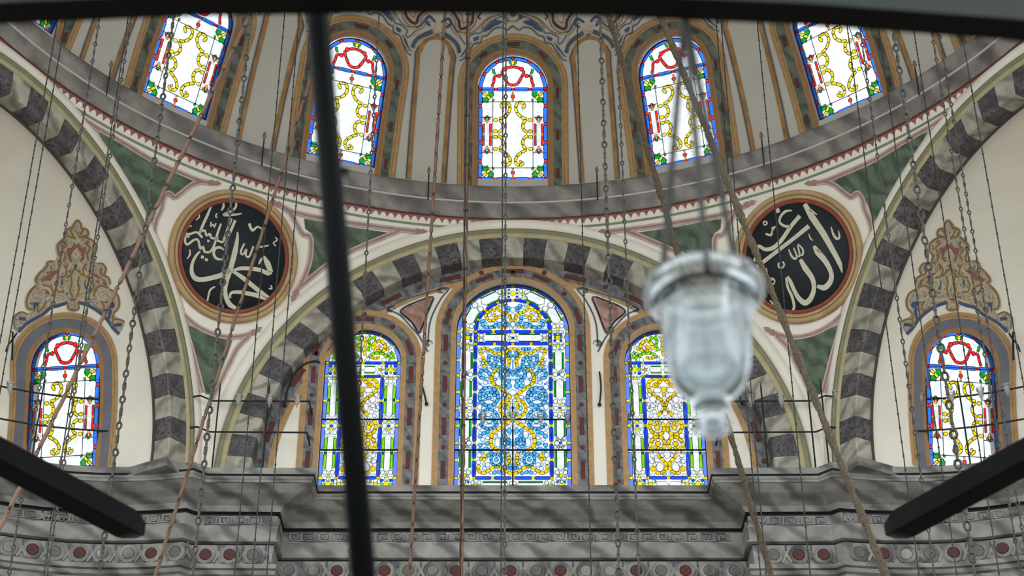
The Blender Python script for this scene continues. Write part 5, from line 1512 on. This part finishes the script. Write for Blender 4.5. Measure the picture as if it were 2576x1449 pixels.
# --- spear-headed spikes on the ring cornice, between the dome windows
SPIKE_SHAFT = Buf().tube([(0, 0, -.30), (0, 0, .10)], .009, 6).mesh('shaft', 'dark_cable')
SPIKE_TIP = Buf().lathe([(.001, .06), (.012, .09), (.022, .12), (.026, .135), (.016, .15), (.020, .165), (.008, .19), (.001, .20)], 8).mesh('spear_tip', 'umber_paint')
for a, lab in ((-50, 'left of the leaning left dome window'), (-30, 'left of the strut'), (-10, 'left of the middle dome window'), (10, 'right of the middle dome window'), (30, 'right of the rope-crossed dome window'), (50, 'right of the leaning right dome window')):
    t = math.radians(a); rr = 5.885
    r = empty('iron_spike', (rr * math.sin(t), rr * math.cos(t), ZR + .44))
    tag(r, 'small spear-headed iron spike on the ring cornice, ' + lab, 'spike', 'spikes on the ring cornice')
    link('spear_tip', SPIKE_TIP, link('shaft', SPIKE_SHAFT, r))

# ------------------------------------------------------------------ chains hanging from the dome
def chain_mesh(length, cls):
    b = Buf()
    if cls == 1:
        n = max(2, int(length / .14))
        pts, rad = [], []
        for i in range(n + 1):
            z = -length * i / n
            for dz_, r_ in ((0.014, .0056), (0.005, .009), (-0.005, .009), (-0.014, .0056)):
                pts.append((random.uniform(-.001, .001), random.uniform(-.001, .001), z + dz_)); rad.append(r_)
        return b.tube(pts, rad, 5).mesh('chain', 'dark_cable')
    pitch, rw, re = {2: (.095, .0075, .0155), 3: (.10, .0105, .021), 4: (.105, .0115, .026)}[cls]
    n = int(length / pitch) if cls == 2 else 1
    for i in range(n):
        z0 = -i * pitch
        j = random.uniform(-.0015, .0015)
        b.tube([(0, 0, z0 - re), (j, j, z0 - pitch * .35), (-j, j, z0 - pitch * .65), (0, 0, z0 - pitch + re)], [rw * 1.3, rw * .8, rw * .8, rw * 1.3], 5)
        rows = []
        ax = (i % 2) * PI / 2 + random.uniform(-.3, .3)
        for q in range(8):
            t = 2 * PI * q / 8; ct, st = math.cos(t), math.sin(t)
            c = Vector((re * .8 * ct * math.cos(ax), re * .8 * ct * math.sin(ax), z0 + re * 1.25 * st))
            rad = Vector((ct * math.cos(ax), ct * math.sin(ax), st)); nn = Vector((-math.sin(ax), math.cos(ax), 0))
            rows.append([c + (rad * math.cos(s) + nn * math.sin(s)) * rw * .85 for s in (0, PI / 2, PI, 3 * PI / 2)])
        rows.append(rows[0])
        b.quad_grid(rows, True)
    return b.mesh('chain', 'dusty_chain')
CHAINS = [  # picture column, row, distance y, weight, label
 (40, 636, 1.0, 1, 'thin dark chain leftmost of all, at the left picture edge'), (51, 696, 1.6, 1, 'thin dark chain second from the left picture edge'),
 (149, 669, 0.2, 2, 'bead chain crossing the left niche crest on its left half'), (243, 615, -.6, 2, 'bead chain passing just right of the left niche window'), (236, 615, 1.2, 1, 'thin cable close beside the bead chain at the left niche window'),
 (358, 632, -1.2, 3, 'heavy link chain between the left striped arch and the left medallion'), (566, 660, -1.4, 3, 'heavy link chain hanging across the left medallion'),
 (660, 660, 2.0, 1, 'thin cable across the right part of the left medallion'), (702, 640, 1.4, 1, 'thin cable at the right inner rim of the left medallion'), (733, 660, 1.8, 1, 'thin cable at the right outer rim of the left medallion'),
 (921, 649, -.4, 2, 'bead chain just right of the thick dark strut'), (1271, 700, -.8, 2, 'dark bead chain down the middle of the tall window'), (1263, 700, .6, 1, 'thin cable beside the chain down the tall window'),
 (1466, 620, 2.4, 1, 'thin cable between the tall window and the window beside the lamp'), (1532, 700, -1.2, 3, 'heavy link chain right of the tall window'), (1577, 700, -.2, 2, 'bead chain along the left edge of the window beside the lamp'),
 (1868, 720, 1.8, 1, 'thin cable just right of the hanging glass lamp'), (1850, 660, 2.2, 1, 'thin cable behind the right rim of the hanging lamp'), (1961, 640, 2.0, 1, 'thin cable across the middle of the right medallion'),
 (2196, 560, 2.6, 1, 'thin cable at the right rim of the right medallion'), (2247, 683, -.4, 2, 'bead chain over the striped arch right of the right medallion'), (2298, 683, 1.6, 1, 'thin cable over the inner edge of the right striped arch'),
 (2338, 683, -1.8, 4, 'heaviest link chain, over the left part of the right niche window'), (2394, 683, 1.8, 1, 'thin cable over the middle of the right niche crest'), (2443, 683, -.2, 2, 'bead chain right of the middle of the right niche crest'),
 (2464, 690, .4, 2, 'bead chain at the right shoulder of the right niche crest'), (2526, 690, .8, 1, 'thin dark chain nearest the right picture edge')]
for u, v, y, cls, lab in CHAINS:
    p = at_y(u, v, y)
    rho = math.hypot(p.x, p.y)
    ztop = DC.z + math.sqrt(DR ** 2 - rho ** 2)
    zbot = 1.6 + (y - EYE.y) * math.tan(math.radians(23.0)) - .9
    if cls < 3:
        o = link('hanging_chain', chain_mesh(ztop - zbot, cls), None)
        o.location = (p.x, p.y, ztop)
    else:
        o = empty('hanging_chain', (p.x, p.y, ztop))
        kinds = [chain_mesh(1, cls) for _ in range(3)]; pitch = {3: .10, 4: .105}[cls]
        for i in range(int((ztop - zbot) / pitch)):
            link('chain_link', kinds[i % 3], o, Matrix.Translation((0, 0, -i * pitch)) @ Matrix.Rotation((i % 2) * PI / 2 + random.uniform(-.3, .3), 4, 'Z'))
    tag(o, lab, 'chain', 'chains hanging from the dome')

# ------------------------------------------------------------------ six stays fanning out from a hook under the crown
APEX = EYE + sight(1193, -1122) * (11.78 / sight(1193, -1122).y)
crown = DC.z + math.sqrt(DR ** 2 - APEX.x ** 2 - APEX.y ** 2)
hk = empty('crown_hook', (APEX.x, APEX.y, APEX.z))
tag(hk, 'iron hook under the crown of the dome, above the picture', 'hook')
Buf().tube([(0, 0, 0), (0, 0, crown - APEX.z)], .03, 8).build('rod', 'iron', hk)
def stay_end(u0, v0, u1, v1, zr, rad, far):
    """foot of a stay on a ring of given radius and height around the hook's axis, seen on the surveyed line"""
    best = None
    for i in range(0, 1200):
        v = 1449 + i * 4; u = u0 + (u1 - u0) * (v - v0) / (v1 - v0)
        p = at_z(u, v, zr)
        if p.y < EYE.y: break
        d = abs(math.hypot(p.x - APEX.x, p.y - APEX.y) - rad)
        if (p.y > APEX.y) == far and (best is None or d < best[0]): best = (d, p)
    return best[1]
def basis(d):
    z = d.normalized(); x = z.orthogonal().normalized(); y = z.cross(x)
    return Matrix(((x.x, y.x, z.x), (x.y, y.y, z.y), (x.z, y.z, z.z))).to_4x4()
def rod_mesh(l):
    pts = [(0, 0, .012), (0, .001, .02), (.002, 0, .034), (.003, .001, l * .3), (-.002, .002, l * .55), (.001, -.002, l * .8), (0, 0, l - .03), (0, 0, l - .018), (0, 0, l - .01)]
    return Buf().tube(pts, [.009, .014, .019, .0155, .0165, .0155, .0175, .020, .011], 8).mesh('rod_link', 'copper_rod', True)
ey = Buf(); rows = []
for q in range(9):
    t = 2 * PI * q / 8; c = Vector((.013 * math.cos(t), 0, .016 * math.sin(t))); rd = Vector((math.cos(t), 0, math.sin(t)))
    rows.append([c + (rd * math.cos(s) + Vector((0, 1, 0)) * math.sin(s)) * .0075 for s in (0, PI / 2, PI, 3 * PI / 2)])
ey.quad_grid(rows, True)
EYELET = ey.mesh('eyelet', 'dusty_chain', True)
def linked_rod(line, zr, rad, far, label, LINKL=.2):
    ROD = rod_mesh(LINKL)
    foot = stay_end(*line, zr, rad, far); d = foot - APEX; L_ = d.length; n_ = int(L_ / LINKL)
    r = empty('linked_rod', foot); tag(r, label, 'rod', 'stays fanning out under the dome')
    Bm = basis(-d)
    u_ = -d.normalized()
    for i in range(n_):
        M = Matrix.Translation(u_ * (i * LINKL)) @ Bm @ Matrix.Rotation(random.uniform(0, 6.28), 4, 'Z') @ Matrix.Rotation(random.uniform(-.02, .02), 4, 'X')
        link('eyelet', EYELET, link('rod_link', ROD, r, M))
linked_rod((620, 60, 0, 1330), 6.2, 4.4, False, 'long coppery linked rod slanting down to the lower left corner', .25)
linked_rod((780, 200, 390, 1449), 6.2, 4.4, True, 'coppery linked rod slanting across the left medallion', .265)
linked_rod((1120, 40, 1030, 1449), 6.2, 4.4, True, 'coppery linked rod left of the tall window, nearly upright')
def rope(line, zr, rad, far, label, r0):
    foot = stay_end(*line, zr, rad, far); d = APEX - foot; L_ = d.length
    r = empty('rough_rope', foot); tag(r, label, 'rope', 'stays fanning out under the dome')
    Bm = basis(d)
    for s in range(2):
        b = Buf(); pts, rad_ = [], []
        N_ = int(L_ / .03)
        for i in range(N_ + 1):
            z = L_ * i / N_; a = z * 9 + s * PI
            pts.append(Bm @ Vector((r0 * .32 * math.cos(a) + random.uniform(-.002, .002), r0 * .32 * math.sin(a) + random.uniform(-.002, .002), z)))
            rad_.append(r0 * random.uniform(.62, .88) * (1.12 if int(z * 1.7) % 3 == 0 else 1))
        b.tube(pts, rad_, 7); b.build('strand', 'rope_fibre', r)
    fz = Buf()
    for i in range(700):
        z = random.uniform(0, L_); a = random.uniform(0, 6.28)
        p0 = Vector((r0 * math.cos(a), r0 * math.sin(a), z)); p1 = p0 * 1 + Vector((math.cos(a) * random.uniform(.004, .016), math.sin(a) * random.uniform(.004, .016), random.uniform(-.012, .012)))
        fz.tube([Bm @ p0, Bm @ p1], [.0013, .0005], 3, False)
    tag(fz.build('loose_fibres', 'rope_fibre', r), kind='stuff')
rope((1660, 30, 2230, 1449), 6.2, 4.4, False, 'thick rough rope slanting across the right medallion', .028)
rope((1530, 50, 1940, 1449), 6.2, 4.4, True, 'rough rope slanting behind the hanging glass lamp', .027)
foot = stay_end(1178, 40, 1160, 1449, 6.2, 4.4, True)
d = APEX - foot; Bm = basis(d)
r = empty('rod_bundle', foot); tag(r, 'tied bundle of thin rods and wire along the left edge of the tall window', 'rod bundle', 'stays fanning out under the dome')
for k, (ox, oy, rr, mt) in enumerate(((.012, 0, .012, 'copper_rod'), (-.010, .006, .009, 'dusty_chain'), (-.002, -.012, .009, 'copper_rod'))):
    N_ = 160
    Buf().tube([Bm @ Vector((ox + random.uniform(-.004, .004), oy + random.uniform(-.004, .004), d.length * i / N_)) for i in range(N_ + 1)], [rr * random.uniform(.8, 1.2) for _ in range(N_ + 1)], 6).build('rod', mt, r)
for i in range(24):
    z = d.length * (i + .5 + random.uniform(-.2, .2)) / 24
    t = Buf()
    for q in range(2): t.tube([Bm @ Vector((.026 * math.cos(a / 8 * 2 * PI), .022 * math.sin(a / 8 * 2 * PI), z + q * .012)) for a in range(9)], .004, 4)
    t.build('wire_tie', 'dusty_chain', r)

# ------------------------------------------------------------------ the low chandelier ring close overhead, its strut and lamp
RC_D, RC_R = 1.5, 5.2
ray0 = sight(1000, 33); ringc_z = EYE.z + ray0.z / ray0.y * RC_D
ch = empty('chandelier_ring', (EYE.x - .13, EYE.y + RC_D + RC_R, ringc_z))
tag(ch, 'big black iron chandelier ring crossing the top of the picture, out of focus', 'chandelier')
b = Buf(); rows = []
for i in range(145):
    a = 2 * PI * i / 144
    rows.append([Vector((r_ * math.sin(a), -r_ * math.cos(a), z_)) for r_, z_ in ((RC_R, 0), (RC_R + .036, 0))])
Buf().quad_grid([[p for p in r2] for r2 in rows]).build('underside', 'black_iron', ch)
b = Buf(); rows = []
for i in range(145):
    a = 2 * PI * i / 144
    rows.append([Vector((r_ * math.sin(a), -r_ * math.cos(a), z_)) for r_, z_ in ((RC_R + .036, 0), (RC_R + .037, .05), (RC_R, .05), (RC_R, 0))])
b.quad_grid(rows).build('band', 'painted_iron_side', ch)
def rel(p): return p - ch.location
t0, t1 = EYE + sight(797, 20) * (1.53 / sight(797, 20).y), EYE + sight(930, 1640) * (1.60 / sight(930, 1640).y)
strut = Buf().tube([rel(t0), rel(t0.lerp(t1, .5)), rel(t1)], [.0132, .013, .0125], 10).build('strut', 'strut_iron', ch, True)
kn = t0.lerp(t1, .29)
Buf().tube([rel(kn), rel(kn) + Vector((.020, 0, .001))], [.0045, .003], 6).build('peg', 'black_iron', strut)

hookp = EYE + sight(1716, 36) * (1.515 / sight(1716, 36).y)
lz = EYE.z + (hookp.y - EYE.y) * math.tan(PITCH + math.atan((CY - 738) / FPX))
lamp = empty('glass_lamp', (hookp.x + .003, hookp.y, lz))
tag(lamp, 'clear glass oil lamp with a flared rim and knobbed foot hanging close to the camera', 'lamp')
hh = hookp.z - lz
OUT = [(.001, -.158), (.010, -.158), (.017, -.154), (.018, -.147), (.012, -.142), (.010, -.138), (.016, -.134), (.018, -.129), (.014, -.124), (.013, -.121), (.022, -.118), (.034, -.106), (.041, -.085), (.0445, -.055), (.046, -.028), (.047, -.014), (.055, -.012), (.0605, -.005), (.0615, .004), (.0595, .012), (.053, .015)]
INN = [(.046, .004), (.0435, -.012), (.0425, -.03), (.041, -.056), (.037, -.084), (.028, -.100), (.014, -.108), (.001, -.110)]
body = Buf().lathe(OUT + INN, 40).build('glass_body', 'lamp_glass', lamp, True)
Buf().lathe([(.0475, -.010), (.050, -.010), (.050, -.006), (.0475, -.006), (.0475, -.010)], 40).build('wire_collar', 'black_iron', body, True)
for k in range(3):
    a = 2 * PI * k / 3 + .5
    p0 = Vector((.050 * math.cos(a), .050 * math.sin(a), -.006)); p1 = Vector((0, 0, hh))
    Buf().tube([p0, p0.lerp(p1, .5), p1], .0036, 5).build('suspension_wire', 'dark_cable', lamp)
Buf().tube([(0, 0, hh - .02), (0, 0, hh + .01)], .004, 6).build('hook', 'black_iron', lamp)

# --- two dark timber arms reaching in from the lower corners
for side, sg in (('left', -1), ('right', 1)):
    z = EYE.z + 4.2 * math.tan(math.radians(24.9))
    uv = ((316, 1316), (-60, 1116)) if sg < 0 else ((2274, 1316), (2640, 1116))
    e0, e1 = at_z(*uv[0], z), at_z(*uv[1], z)
    dr = (e1 - e0).normalized(); far = e0 + dr * 2.2
    r = empty('timber_arm', e0); tag(r, 'dark green-black timber arm with a chamfered end at the lower %s corner' % side, 'timber arm', 'timber arms reaching in from the corners')
    side_v = dr.cross(Vector((0, 0, 1))).normalized(); up = Vector((0, 0, 1))
    rows = []
    for s_, k_ in ((-.062, .30), (-.055, .55), (-.02, .9), (0, 1), (.5, 1), (2.2, 1.02)):
        h = .033 * k_
        rows.append([dr * s_ + side_v * x * h + up * y_ * h for x, y_ in ((-1, -.8), (-.8, -1), (.8, -1), (1, -.8), (1, .8), (.8, 1), (-.8, 1), (-1, .8))])
    b = Buf().quad_grid(rows, True); b.f.append(tuple(range(8))[::-1]); b.f.append(tuple(40 + i for i in range(8)))
    b.build('beam', 'green_timber', r)
